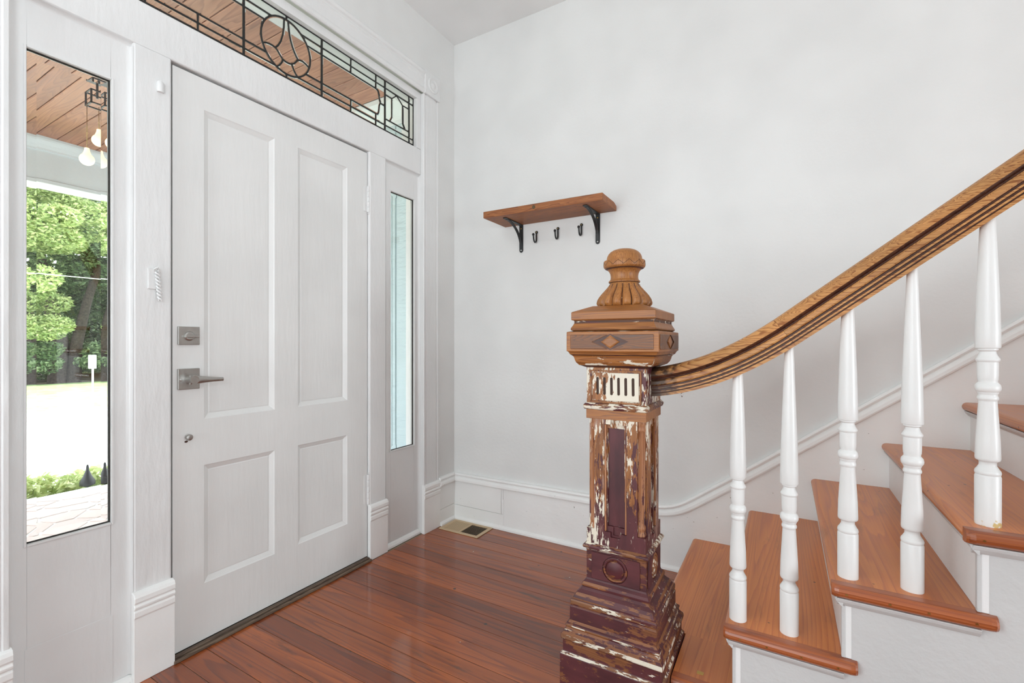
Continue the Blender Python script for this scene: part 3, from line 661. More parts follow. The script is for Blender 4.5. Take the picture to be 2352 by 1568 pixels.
# painted bits on the left post
t = empty('cord_plate', (XP, -1.66, 1.33), 'white painted wire bracket with twisted cord on the post left of the door', 'bracket')
MB().box(XP, XP+.006, -1.680, -1.650, 1.315, 1.385).build('plate', M['trim'], t, bevel=.002, seg=2)
for ph in (0, PI):
    pts = []
    for i in range(40):
        u = i/39; pts.append((XP+.012+.0045*math.cos(u*26+ph), -1.655+u*.008+.0055*math.sin(u*26+ph), 1.378-u*.100))
    MB().tube(pts, .0034, 7).build('cord_strand', M['trim'], t)
MB().tube([(XP+.008, -1.662, 1.372), (XP+.016, -1.666, 1.382), (XP+.018, -1.657, 1.389), (XP+.012, -1.650, 1.380)], .003, 7).build('loop', M['trim'], t)
lg = MB(); lg.lathe([(.010, 1.997), (.0115, 2.003), (.0115, 2.026), (.009, 2.032)], (XP+.004, -1.6425), 16); lg.build('door_stop_lug', M['trim'], label='small white painted peg on the post beside the door top', cat='peg', origin=(XP+.004, -1.6425, 2.0))

# ------------------------------------------------------------------ baseboard (left stub + back wall skirt following the stair)
def cap_prof():   # (distance below cap top, protrusion from board face)
    return [(0, 0), (0, .005), (.003, .010), (.009, .0125), (.0155, .0095), (.018, .005), (.0215, .0045), (.025, .009), (.034, .0145), (.045, .0155), (.051, .013), (.0535, .008), (.0545, 0)]
bl = empty('baseboard_left', (0, -.08, 0), kind='structure', label='short white baseboard between door casing and corner')
MB().box(0, .013, -.161, -.0125, .100, .245).build('upper_board', M['base'], bl, bevel=.001, seg=1)
MB().box(0, .013, -.161, -.0125, 0, .0985).build('lower_board', M['base'], bl, bevel=.001, seg=1)
zt_ = .2985
pr = cap_prof(); mb = MB(); rings = [[(.013+d-.0, yy, zt_-s) for s, d in pr] + [(0, yy, zt_-.0545), (0, yy, zt_)] for yy in (-.165, -.002)]
mb.sweep(rings); mb.build('cap_moulding', M['base'], bl)
mb = MB(); q = [(0, 0), (.026, 0), (.025, .012), (.019, .02), (.012, .024), (0, .024)]; rings = [[(x, yy, z) for x, z in q] for yy in (-.160, -.002)]; mb.sweep(rings); mb.build('shoe_moulding', M['base'], bl, bevel=.001, seg=1)
bb = empty('baseboard_back', (1.5, 0, 0), kind='structure', label='white baseboard that sweeps up into the stair skirt')
YB = -.013
path = [(0.0, .2985), (.35, .300), (.7, .3035), (1.0, .3065), (1.18, .3075), (1.28, .3105), (1.33, .317), (1.368, .327), (1.395, .339), (1.421, .3535), (1.450, .373), (1.479, .394), (1.53, .4305), (1.627, .5005), (2.0, .7795), (2.482, 1.139), (3.0, 1.5265), (3.5, 1.9005)]
def skirt_piece(x0, x1, z0, z1, name='board'): MB().box(x0, x1, YB, 0, z0, z1).build(name, M['base'], bb, bevel=.0008, seg=1)
skirt_piece(.002, .366, .094, .25); skirt_piece(.002, .380, .0, .0925); skirt_piece(.3675, .3795, .094, .25)
top = [(x, z-.03) for x, z in path if x > .36]
poly = [(.382, 0), (3.5, 0)] + top[::-1] + [(.382, .27)]
poly = [p for i, p in enumerate(poly) if not (i > 1 and abs(p[0]-.35) < .001)]
MB().prism(poly, 'y', YB, 0).build('skirt_board', M['base'], bb)
MB().box(.378, .3855, YB-.002, YB, .03, .185).build('joint_strip', M['base'], bb, bevel=.001, seg=1)
rings = []
for i, (x, z) in enumerate(path):
    a = Vector(path[max(i-1, 0)]); c = Vector(path[min(i+1, len(path)-1)]); t = (c-a).normalized(); nn = Vector((t.y, -t.x))
    rings.append([(x+nn.x*s, YB-d, z+nn.y*s) for s, d in pr] + [(x+nn.x*.0545, 0, z+nn.y*.0545), (x, 0, z)])
mb = MB(); mb.sweep(rings, smooth=False); mb.build('cap_moulding', M['base'], bb)
mb = MB(); rings = [[(xx, -y_, z) for y_, z in q] for xx in (.002, 1.484)]; mb.sweep(rings); mb.build('shoe_moulding', M['base'], bb, bevel=.001, seg=1)

# ------------------------------------------------------------------ STAIRCASE
NX = [1.464+.2425*i for i in range(9)]; RS = .181
st = empty('staircase', (2.2, -.5, 0), 'straight pine staircase with white risers and stringer against back wall', 'staircase')
TT = .031; SF = -1.022      # tread thickness, stringer face
NT = 7
def nose(x, z, n=7):      # half-round front from top to bottom
    r = TT/2; return [(x+r-r*math.cos(a)*1.0 if False else x+r*(1-math.cos(a)), z-r+r*math.sin(a)) for a in np.linspace(PI/2, -PI/2, n)]
for i in range(NT):
    z = RS*(i+1); x0 = NX[i]; x1 = NX[i+1]+.024
    # tread board, profile extruded along y
    prof = [(x0+TT*.5-TT*.5*math.sin(a), z-TT/2+TT/2*math.cos(a)) for a in np.linspace(0, PI, 9)] + [(x1, z-TT), (x1, z)]
    ya = -1.0125 if i else -.815
    t_ = MB().prism(prof, 'y', ya, -.0135).build('tread', M['tread'], st, origin=((x0+x1)/2, -.5, z), fix=True)
    if i == 0:
        MB().box(1.5715, x1, -1.0125, -.815, z-TT, z).build('tread_end', M['tread'], st, origin=(1.65, -.9, z))
    # return nosing on the open side
    xs = x0 if i else 1.5715; xe = x0+.2965
    rings = []
    for xx, k in ((xs+.001, .80), (xs+.006, .93), (xs+.015, 1), (xe-.015, 1), (xe-.006, .93), (xe-.001, .80)) if i else ((xs, 1), (xe-.015, 1), (xe-.006, .93), (xe-.001, .80)):
        w_ = .034*k; r = TT/2
        ring = [(xx, -1.0130, z), (xx, -1.0130-(w_-r), z)] + [(xx, -1.0130-(w_-r)-r*math.sin(a), z-r+r*math.cos(a)) for a in np.linspace(.25, PI-.25, 8)] + [(xx, -1.0130-(w_-r), z-TT), (xx, -1.0130, z-TT)]
        rings.append(ring)
    MB().sweep(rings, smooth=False).build('return_nosing', M['nosing'], st, origin=((xs+xe)/2, -1.03, z))
    for q_ in range(4):       # small brass plugs in the nosing
        if i == 0: break
        px_ = x0+.035+.075*q_+random.uniform(-.01, .01)
        pm = MB(); pm.lathe([(.0030, 0), (.0028, .0006)], (0, 0), 10); pm.v = [(px_+v[0], -1.0130-.034-v[2]+.0004, z-.0165+v[1]*.8) for v in pm.v]
        pm.build('nail_plug', M['brass'], st)
    # riser
    yr = SF if i else -.82
    rx = x0+.024; zl = RS*i+(0 if i == 0 else .0005)
    MB().box(rx, rx+.018, yr, -.0135, zl, z-TT-.0005).build('riser', M['riser'], st, bevel=.0008, seg=1)
    if i:
        # corner bead and cove under the nosing
        cv = MB(); qx = [(0, 0), (0, -.022), (.003, -.021), (.008, -.016), (.014, -.009), (.017, -.002), (.017, 0)]
        rings = [[(xx, SF-d, z-TT+h_-.0005) for d, h_ in qx] for xx in (rx-.012, xe-.028)]; cv.sweep(rings)
        rings = [[(rx-d, yy, z-TT+h_-.0005) for d, h_ in qx] for yy in (SF-.012, -.0135)]; cv.sweep(rings)
        cv.build('cove_moulding', M['stair_white'], st, bevel=.0005, seg=1)
        MB().box(rx-.0025, rx+.006, SF-.0025, SF+.010, zl, z-TT-.022).build('corner_bead', M['stair_white'], st, bevel=.002, seg=2)
# stringer wall under the treads
pts = [(1.5725, 0), (NX[0]+.2665, 0)]
pts = [(1.5725, 0), (3.18, 0), (3.18, RS*7-TT-.001), (NX[6]+.042, RS*7-TT-.001)]
for i in range(6, 0, -1):
    pts += [(NX[i]+.0425, RS*i-TT-.001), (NX[i-1]+.0425 if i > 1 else 1.5725, RS*i-TT-.001)]
MB().prism(pts, 'y', SF, SF+.02).build('stringer', M['stair_white'], st)
# fills the little face between riser back and stringer, step by step
for i in range(1, NT):
    MB().box(NX[i]+.0242, NX[i]+.043, SF+.0003, SF+.02, RS*i+.0005, RS*(i+1)-TT-.001).build('stringer_block', M['stair_white'], st)
# baseboard of the stringer wall, out of frame below
# plug on the first tread
MB().box(1.632, 1.650, -.992, -.978, RS, RS+.0006).build('wood_patch', plain('yellow_wood_patch', (190, 152, 74), .5), st)

# ------------------------------------------------------------------ HANDRAIL
HR = .086
def rail_top(x):
    s0, s1, xa, xb_ = .128, .757, 1.5065, 1.84
    if x >= xb_: return 1.2046+s1*(x-xb_), s1
    t = (x-xa)/(xb_-xa); s = s0+(s1-s0)*t
    return 1.057+(xb_-xa)*(s0*t+(s1-s0)*t*t/2), s
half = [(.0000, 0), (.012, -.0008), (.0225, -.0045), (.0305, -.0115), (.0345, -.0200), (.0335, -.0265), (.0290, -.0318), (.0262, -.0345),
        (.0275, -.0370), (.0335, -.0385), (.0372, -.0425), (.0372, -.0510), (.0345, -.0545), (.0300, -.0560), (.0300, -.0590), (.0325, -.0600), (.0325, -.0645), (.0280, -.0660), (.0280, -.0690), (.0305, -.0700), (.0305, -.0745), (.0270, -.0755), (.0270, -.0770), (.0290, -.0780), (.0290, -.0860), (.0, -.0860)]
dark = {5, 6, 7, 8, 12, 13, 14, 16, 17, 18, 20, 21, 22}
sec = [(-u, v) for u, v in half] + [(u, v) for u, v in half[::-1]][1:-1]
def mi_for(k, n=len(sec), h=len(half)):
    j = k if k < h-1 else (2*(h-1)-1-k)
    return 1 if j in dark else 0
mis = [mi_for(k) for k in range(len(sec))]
def rail_piece(xs, name, mats, parent, x_end_plumb=None):
    rings = []
    for x in xs:
        z, s = rail_top(x); L = math.hypot(1, s); tx, tz = 1/L, s/L; nx_, nz_ = tz, -tx      # downwards normal
        rings.append([((x+nx_*(-v)) if not (x_end_plumb and x == x_end_plumb) else x, -.975+u, z+nz_*(-v)) for u, v in sec])
    return MB().sweep(rings, mis=mis).build(name, mats, parent, origin=(xs[0], -.975, rail_top(xs[0])[0]))
hr = empty('handrail', (1.5065, -.975, 1.057), 'long moulded stripped pine handrail rising from newel post to upper right', 'handrail')
xs = [1.5065] + list(np.linspace(1.52, 1.8246, 16))
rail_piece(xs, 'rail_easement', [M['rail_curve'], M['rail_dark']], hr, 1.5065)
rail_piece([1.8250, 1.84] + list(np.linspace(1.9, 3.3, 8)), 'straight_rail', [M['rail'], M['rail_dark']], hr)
MB().tube([(1.592, -1.000, .988), (1.594, -1.002, .974)], .0014, 6).build('bent_nail', M['steel'], hr)

# ------------------------------------------------------------------ BALUSTERS
BP = [(0, .0220), (.1080, .0220), (.1105, .0212), (.1125, .0206), (.1135, .0215), (.1175, .0221), (.1215, .0213), (.1265, .0180), (.1310, .0158), (.1330, .0146), (.1400, .0145), (.1430, .0165), (.1440, .0195), (.1460, .0209), (.1500, .0214), (.1900, .0203), (.2760, .0154), (.2780, .0156), (.2800, .0174), (.2835, .0179), (.2865, .0173), (.2890, .0160), (.2925, .0162), (.2945, .0176), (.2970, .0177), (.2980, .0190), (.3020, .0212), (.3070, .0218), (.3130, .0208), (.3170, .0178), (.3190, .0162), (.3225, .0162), (.3260, .0172), (.3340, .0177), (.3640, .0178), (.3655, .0190), (.3690, .0204), (.3715, .0198), (.3760, .0170), (.3830, .0142), (.3875, .0136), (.3900, .0160), (.3905, .0172), (.3940, .0172), (.3950, .0205), (.3975, .0214), (.4300, .0211), (.5040, .0194), (.6000, .0159), (.6540, .0139), (.7070, .0122), (.7700, .0101), (.85, .0092)]
balx = [(1.738, 2), (1.861, 2), (1.988, 3), (2.113, 3), (2.2435, 4), (2.366, 4), (2.472, 5), (2.594, 5)]
BL = ['leftmost white turned baluster, front of the second step', 'white turned baluster second from left, rear of the second step', 'white turned baluster third from left, front of the third step', 'white turned baluster fourth from left, rear of the third step', 'rightmost white turned baluster with yellowed chips at its foot, fourth step',
      'white turned baluster at rear of the fourth step, beyond the right edge', 'white turned baluster at front of the fifth step, beyond the right edge', 'white turned baluster at rear of the fifth step, beyond the right edge']
M['baluster_chip'] = paint('chipped_baluster_paint', (236, 236, 234), .33, .25, 50, (1, 1, .4), dist=.0002)
def char_end(m):
    nt = m.node_tree; n, l = nt.nodes, nt.links; b = n['Principled BSDF']; src = b.inputs['Base Color'].links[0].from_socket
    tc = n.new('ShaderNodeTexCoord'); sp = n.new('ShaderNodeSeparateXYZ'); l.new(tc.outputs['Object'], sp.inputs[0])
    ns = N(n, 'ShaderNodeTexNoise', Scale=38.0, Detail=4.0); l.new(tc.outputs['Object'], ns.inputs['Vector'])
    a = N(n, 'ShaderNodeMath', operation='MULTIPLY_ADD'); a.inputs[1].default_value = -4.5; l.new(sp.outputs[0], a.inputs[0]); l.new(ns.outputs[0], a.inputs[2])
    r = ramp(n, [(.14, gray(0)), (.34, gray(.92))]); l.new(a.outputs[0], r.inputs[0])
    mx = N(n, 'ShaderNodeMix', data_type='RGBA'); l.new(r.outputs[0], mx.inputs[0]); l.new(src, mx.inputs[6]); mx.inputs[7].default_value = rgba((48, 32, 24)); l.new(mx.outputs[2], b.inputs['Base Color'])
char_end(M['rail_curve'])
def chip(m):
    nt = m.node_tree; n, l = nt.nodes, nt.links; b = n['Principled BSDF']; src = b.inputs['Base Color'].links[0].from_socket
    tc = n.new('ShaderNodeTexCoord'); sp = n.new('ShaderNodeSeparateXYZ'); l.new(tc.outputs['Object'], sp.inputs[0])
    ns = N(n, 'ShaderNodeTexNoise', Scale=60.0, Detail=3.0); l.new(tc.outputs['Object'], ns.inputs['Vector'])
    a = N(n, 'ShaderNodeMath', operation='MULTIPLY_ADD'); a.inputs[1].default_value = -14.0; l.new(sp.outputs[2], a.inputs[0]); l.new(ns.outputs[0], a.inputs[2])
    r = ramp(n, [(.44, gray(0)), (.50, gray(1))]); l.new(a.outputs[0], r.inputs[0])
    mx = N(n, 'ShaderNodeMix', data_type='RGBA'); l.new(r.outputs[0], mx.inputs[0]); l.new(src, mx.inputs[6]); mx.inputs[7].default_value = rgba((214, 190, 130)); l.new(mx.outputs[2], b.inputs['Base Color'])
chip(M['baluster_chip'])
for i, (bx, n_) in enumerate(balx):
    zb_ = RS*n_
    # rail underside at this x
    z, s = rail_top(bx); under = z-HR*math.hypot(1, s)
    zmax = under-zb_+.004
    pf = []
    for h_, r_ in BP:
        if h_ >= zmax-.004: break
        pf.append((r_, zb_+h_))
    hs, rs = [p[0] for p in BP], [p[1] for p in BP]
    r_end = float(np.interp(zmax, hs, rs)); pf.append((r_end, zb_+zmax))
    m_ = MB().lathe(pf, (bx, -.975), 28)
    # shear the top ring so it meets the raking underside
    nn = 28; base = len(m_.v)-nn
    m_.v = m_.v[:base] + [(v[0], v[1], v[2]+(v[0]-bx)*s) for v in m_.v[base:]]
    o = m_.build('baluster', M['baluster_chip'] if i == 4 else M['baluster'], origin=(bx, -.975, zb_)); tag(o, BL[i], 'baluster', 'white turned balusters under the handrail')

# ------------------------------------------------------------------ NEWEL POST
C = (1.416, -.975)
nw = empty('newel_post', (C[0], C[1], 0), 'carved square newel post with gadrooned finial and flaking plum paint', 'newel post')
def rot4(fn):
    """fn(U) with U(u, v, z): u along the face, v outward from the post axis"""
    for q_ in range(4):
        ca, sa = [(1, 0), (0, 1), (-1, 0), (0, -1)][q_]
        fn(lambda u, v, z, ca=ca, sa=sa: (C[0]+ca*u+sa*v, C[1]+sa*u-ca*v, z))
def fbox(mb, U, u0, u1, v0, v1, z0, z1):
    mb.add([U(u0, v1, z0), U(u1, v1, z0), U(u1, v0, z0), U(u0, v0, z0), U(u0, v1, z1), U(u1, v1, z1), U(u1, v0, z1), U(u0, v0, z1)], [(0, 3, 2, 1), (4, 5, 6, 7), (0, 1, 5, 4), (1, 2, 6, 5), (2, 3, 7, 6), (3, 0, 4, 7)]); return mb
def fprism(mb, U, poly, v0, v1):
    n = len(poly); mb.add([U(p[0], v0, p[1]) for p in poly] + [U(p[0], v1, p[1]) for p in poly], [tuple(range(n))[::-1], tuple(range(n, 2*n))] + [(i, (i+1) % n, n+(i+1) % n, n+i) for i in range(n)]); return mb
# finial
def gad(r, z, a):
    if 1.243 < z < 1.316:
        k = min(1, (1.316-z)/.02, (z-1.243)/.006)
        return r*(1-.17*k*(1-abs(math.cos(a*8))**.55))
    return r
fin = [(.070, 1.2425), (.0795, 1.2452), (.0850, 1.2505), (.0862, 1.2560), (.0835, 1.2660), (.0770, 1.2765), (.0699, 1.2852), (.0610, 1.2950), (.0520, 1.3050), (.0460, 1.3130), (.0439, 1.3185)]
MB().lathe(fin, C, 128, fn=gad).build('gadrooned_base', [M['cap_y']], nw, origin=(C[0], C[1], 1.28))
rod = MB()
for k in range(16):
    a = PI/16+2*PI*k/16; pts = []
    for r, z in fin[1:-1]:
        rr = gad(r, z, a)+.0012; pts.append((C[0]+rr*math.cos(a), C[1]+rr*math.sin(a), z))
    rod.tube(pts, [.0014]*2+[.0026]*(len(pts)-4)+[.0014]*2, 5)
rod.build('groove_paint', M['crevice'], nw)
fin2 = [(.0439, 1.3180), (.0478, 1.3200), (.0485, 1.3232), (.0460, 1.3262), (.0432, 1.3285), (.0424, 1.3330), (.0420, 1.3390), (.0432, 1.3470), (.0468, 1.3550), (.0515, 1.3600), (.0590, 1.3635), (.0628, 1.3674), (.0637, 1.3700), (.0637, 1.3850), (.0625, 1.3872), (.0560, 1.3885), (.0545, 1.3915), (.0540, 1.3960), (.0525, 1.4020), (.0490, 1.4090), (.0430, 1.4155), (.0350, 1.4203), (.0250, 1.4236), (.0130, 1.4254), (.002, 1.4258)]
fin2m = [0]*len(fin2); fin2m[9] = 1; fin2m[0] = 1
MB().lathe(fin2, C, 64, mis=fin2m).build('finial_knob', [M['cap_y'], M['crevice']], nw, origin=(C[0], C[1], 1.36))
zz = MB()
for k in range(24):
    a0, a1 = 2*PI*k/24, 2*PI*(k+1)/24; z0, z1 = (1.3710, 1.3845) if k % 2 else (1.3845, 1.3710)
    zz.tube([(C[0]+.0637*math.cos(a0), C[1]+.0637*math.sin(a0), z0), (C[0]+.0638*math.cos((a0+a1)/2), C[1]+.0638*math.sin((a0+a1)/2), (z0+z1)/2), (C[0]+.0637*math.cos(a1), C[1]+.0637*math.sin(a1), z1)], .0006, 4)
zz.build('zigzag_line', M['slot'], nw)
# cap
cap = [(.1215, 1.1668), (.1272, 1.1700), (.1280, 1.1735), (.1265, 1.1775), (.1225, 1.1840), (.1196, 1.1904), (.1192, 1.1955), (.1200, 1.1990), (.1255, 1.2000), (.1265, 1.2021), (.1265, 1.2228), (.1250, 1.2247), (.076, 1.2440)]
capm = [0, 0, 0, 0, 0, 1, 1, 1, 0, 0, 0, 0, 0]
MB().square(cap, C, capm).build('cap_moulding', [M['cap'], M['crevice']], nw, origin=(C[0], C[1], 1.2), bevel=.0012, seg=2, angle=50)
# frieze block
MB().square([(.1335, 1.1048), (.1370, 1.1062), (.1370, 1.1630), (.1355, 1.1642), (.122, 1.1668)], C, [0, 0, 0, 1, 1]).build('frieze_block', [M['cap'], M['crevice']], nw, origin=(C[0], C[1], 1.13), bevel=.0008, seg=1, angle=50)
def frieze(U):
    p = fbox(MB(), U, -.1235, .1235, .1365, .1400, 1.1125, 1.1552).build('frieze_panel', M['cap_dark'], nw, origin=(C[0], C[1], 1.13), bevel=.0014, seg=1)
    zc = 1.1338
    boolean(p, [fprism(MB(), U, [(-.056, zc), (0, zc-.0245), (.056, zc), (0, zc+.0245)], .1300, .1460)])
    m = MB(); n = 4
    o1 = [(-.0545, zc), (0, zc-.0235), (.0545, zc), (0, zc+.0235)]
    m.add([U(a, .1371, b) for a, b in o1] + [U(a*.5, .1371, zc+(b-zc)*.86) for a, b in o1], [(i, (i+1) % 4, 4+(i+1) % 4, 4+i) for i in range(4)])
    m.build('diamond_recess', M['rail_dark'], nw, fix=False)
    m = MB(); o2 = [(-.0290, zc), (0, zc-.0185), (.0290, zc), (0, zc+.0185)]
    m.add([U(a, .1366, b) for a, b in o2] + [U(a*.93, .1400, zc+(b-zc)*.93) for a, b in o2] + [U(a*.72, .1412, zc+(b-zc)*.72) for a, b in o2],
          [(i, (i+1) % 4, 4+(i+1) % 4, 4+i) for i in range(4)] + [(4+i, 4+(i+1) % 4, 8+(i+1) % 4, 8+i) for i in range(4)] + [(8, 9, 10, 11)])
    m.build('carved_diamond', M['cap'], nw, origin=(C[0], C[1], 1.13))
rot4(frieze)
bed = [(.0904, 1.0566), (.0960, 1.0590), (.1050, 1.0630), (.1085, 1.0640), (.1100, 1.0665), (.1150, 1.0720), (.1180, 1.0800), (.1201, 1.0884), (.1240, 1.0930), (.1290, 1.0965), (.1305, 1.1000), (.1335, 1.1050)]
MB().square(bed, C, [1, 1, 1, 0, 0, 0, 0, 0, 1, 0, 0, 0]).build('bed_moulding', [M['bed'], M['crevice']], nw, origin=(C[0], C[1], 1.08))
# neck with slotted panel
nk = [(.0902, .9305), (.0904, 1.0568)]
MB().square(nk, C).build('neck_block', M['neck'], nw, origin=(C[0], C[1], .99), bevel=.001, seg=1)
def neck(U):
    fr = MB()
    for a in ((-.078, .078, .9505, .9550), (-.078, .078, 1.0445, 1.0490), (-.078, -.0735, .955, 1.0445), (.0735, .078, .955, 1.0445)): fbox(fr, U, a[0], a[1], .0900, .0935, a[2], a[3])
    fr.build('panel_bead', M['neck'], nw, bevel=.001, seg=1)
    p = fbox(MB(), U, -.0705, .0705, .0895, .0938, .958, 1.0415).build('slotted_panel', [M['cream'], M['slot']], nw, origin=(C[0], C[1], 1.0), bevel=.001, seg=1)
    cut = []
    for k in range(6):
        uc = -.0540+.0216*k; poly = [(uc+.0046*math.cos(a), (1.0235 if math.sin(a) > 0 else .9795)+.0046*math.sin(a)) for a in np.linspace(0, 2*PI, 13)[:-1]]
        cut.append(fprism(MB(), U, poly, .0850, .1000))
        fprism(m2 := MB(), U, [(uc+.0044*math.cos(a), (1.0235 if math.sin(a) > 0 else .9795)+.0044*math.sin(a)) for a in np.linspace(0, 2*PI, 13)[:-1]], .0890, .0908).build('slot', M['slot'], nw)
    boolean(p, cut)
rot4(lambda U: None if abs(U(0, 1, 0)[0]-C[0]-1) < .01 else neck(U))
MB().square([(.0904, .9288), (.0960, .9300), (.0980, .9343), (.0990, .9385), (.0985, .9420), (.0945, .9465), (.0940, .9480), (.0904, .9495)], C).build('astragal', M['plinth_edge'], nw, origin=(C[0], C[1], .94), bevel=.0006, seg=1)
# shaft : square with stopped corner notches that hold colonettes
sh = MB().square([(.0900, .5150), (.0902, .9292)], C).build('shaft', [M['shaft'], M['plum']], nw, origin=(C[0], C[1], .7))
MB().square([(.0902, .9010), (.0911, .9018), (.0911, .9286), (.0902, .9290)], C).build('head_band', M['cap'], nw, origin=(C[0], C[1], .915))
cuts = []
for sx in (-1, 1):
    for sy in (-1, 1):
        a0, a1 = sorted((C[0]+sx*.0655, C[0]+sx*.12)); b0, b1 = sorted((C[1]+sy*.0655, C[1]+sy*.12))
        cuts.append(MB().box(a0, a1, b0, b1, .5657, .9008))
def crossc(U):
    z0, z1 = .564, .8868
    cuts.append(fprism(MB(), U, [(-.034, z0), (-.0147, z0), (-.0147, z0-.0145), (.0147, z0-.0145), (.0147, z0), (.034, z0), (.034, z1), (.0147, z1), (.0147, z1+.0150), (-.0147, z1+.0150), (-.0147, z1), (-.034, z1)], .0830, .1100))
    cuts.append(fprism(MB(), U, [(-.0255, z0+.016), (.0255, z0+.016), (.0255, z1-.012), (-.0255, z1-.012)], .0760, .1))
    cuts.append(fprism(MB(), U, [(-.008, z0-.0095), (.008, z0-.0095), (.008, z1+.0105), (-.008, z1+.0105)], .0790, .1))
rot4(crossc)
boolean(sh, cuts)
def crossp(U):
    z0, z1 = .564, .8868
    fbox(MB(), U, -.0250, .0250, .0750, .0768, z0+.0165, z1-.0125).build('recessed_panel', M['plum'], nw, origin=(C[0], C[1], .7))
    b = MB()
    for s in (-1, 1):
        a, c_ = sorted((s*.0335, s*.0290)); fbox(b, U, a, c_, .0825, .0900, z0+.001, z1-.001)
    b.build('panel_bead', M['colonette'], nw, bevel=.0012, seg=1)
rot4(crossp)
for sx in (-1, 1):
    for sy in (-1, 1):
        cc = (C[0]+sx*.0700, C[1]+sy*.0700); m_ = MB()
        def flu(r, z, a): return r*(1-.20*(.5-.5*math.cos(a*10))) if .602 < z < .872 else r
        m_.lathe([(.0155, .5660), (.0155, .5730), (.0140, .5760), (.0136, .5830), (.0150, .5860), (.0150, .5920), (.0135, .5960), (.0135, .6030), (.0135, .70), (.0135, .80), (.0135, .8700), (.0142, .8740), (.0142, .8800), (.0134, .8820), (.0134, .8880), (.0150, .8920), (.0150, .9005)], cc, 48, fn=flu)
        m_.build('colonette', M['colonette'], nw, origin=(cc[0], cc[1], .73))
MB().square([(.0917, .5000), (.0935, .5032), (.0975, .5050), (.0998, .5085), (.0998, .5125), (.0985, .5153), (.0902, .5205)], C).build('astragal', M['plinth_edge'], nw, origin=(C[0], C[1], .51), bevel=.0008, seg=1)
# block with roundels
MB().square([(.0905, .4120), (.0905, .5000)], C).build('roundel_block', M['plinth'], nw, origin=(C[0], C[1], .45), bevel=.0008, seg=1)
def roundel(U):
    zc = .4555
    p = fbox(MB(), U, -.0735, .0735, .0900, .0945, zc-.0400, zc+.0400).build('raised_panel', M['plinth'], nw, origin=(C[0], C[1], .45), bevel=.0012, seg=1)
    boolean(p, [fprism(MB(), U, [(.0385*math.cos(a), zc+.0385*math.sin(a)) for a in np.linspace(0, 2*PI, 33)[:-1]], .085, .11)])
    m_ = MB(); rings = []
    for r, v in ((.0370, .0906), (.0365, .0935), (.0340, .0950), (.0300, .0945), (.0285, .0915), (.0272, .0910), (.0262, .0945), (.0240, .0962), (.0001, .0966)):
        rings.append([U(r*math.cos(a), v, zc+r*math.sin(a)) for a in np.linspace(0, 2*PI, 41)[:-1]])
    m_.sweep(rings, smooth=True, cap=False); m_.build('roundel', M['plinth_b'], nw, origin=(C[0], C[1], .45))
rot4(roundel)
# stepped base
pl_ = [(.1525, 0), (.1525, .1937), (.1453, .2015), (.1453, .2359), (.1500, .2390), (.1512, .2434), (.1501, .2537), (.1440, .2600), (.1400, .2650), (.1383, .2709), (.1402, .2760), (.1399, .2806), (.1340, .2850), (.1296, .2910), (.1296, .3320), (.1270, .3345), (.1288, .3400), (.1290, .3490), (.1273, .3545), (.1225, .3570), (.1184, .3640), (.1140, .3720), (.1050, .3800), (.1001, .3870), (.1020, .3900), (.1025, .3950), (.0985, .4020), (.0920, .4080), (.0905, .4140)]
plm = [0, 2, 1, 1, 2, 2, 1, 0, 1, 1, 2, 0, 1, 0, 1, 1, 2, 2, 1, 0, 1, 0, 0, 0, 1, 1, 0, 0, 0]
MB().square(pl_, C, plm).build('stepped_base', [M['plinth'], M['plinth_b'], M['plinth_edge']], nw, origin=(C[0], C[1], .2), bevel=.0012, seg=1, angle=40)

# ------------------------------------------------------------------ SHELF, BRACKETS, HOOKS
sf = empty('wall_shelf', (.735, 0, 1.67), 'reclaimed wood plank shelf on two black brackets, on the back wall', 'shelf')
sp = MB(); a, b = .388, 1.082
sp.add([(a, -.240, 1.832), (b, -.228, 1.832), (b, -.022, 1.832), (b-.003, -.0012, 1.832), (a, -.0012, 1.832), (a, -.240, 1.868), (b, -.228, 1.868), (b, -.050, 1.868), (b-.003, -.0012, 1.860), (a, -.0012, 1.868)],
       [(0, 4, 3, 2, 1), (5, 6, 7, 8, 9), (0, 1, 6, 5), (1, 2, 7, 6), (2, 3, 8, 7), (3, 4, 9, 8), (4, 0, 5, 9)])
sp.build('plank', M['shelf'], sf, origin=(.73, -.12, 1.85), bevel=.0018, seg=1)
kn = MB(); kn.lathe([(.0095, 0), (.009, .0008)], (0, 0), 16); kn.v = [(.705+v[0], -.2345-v[2]-.0003, 1.850+v[1]*1.1) for v in kn.v]; kn.build('knot', plain('dark_knot', (84, 66, 40), .6), sf)
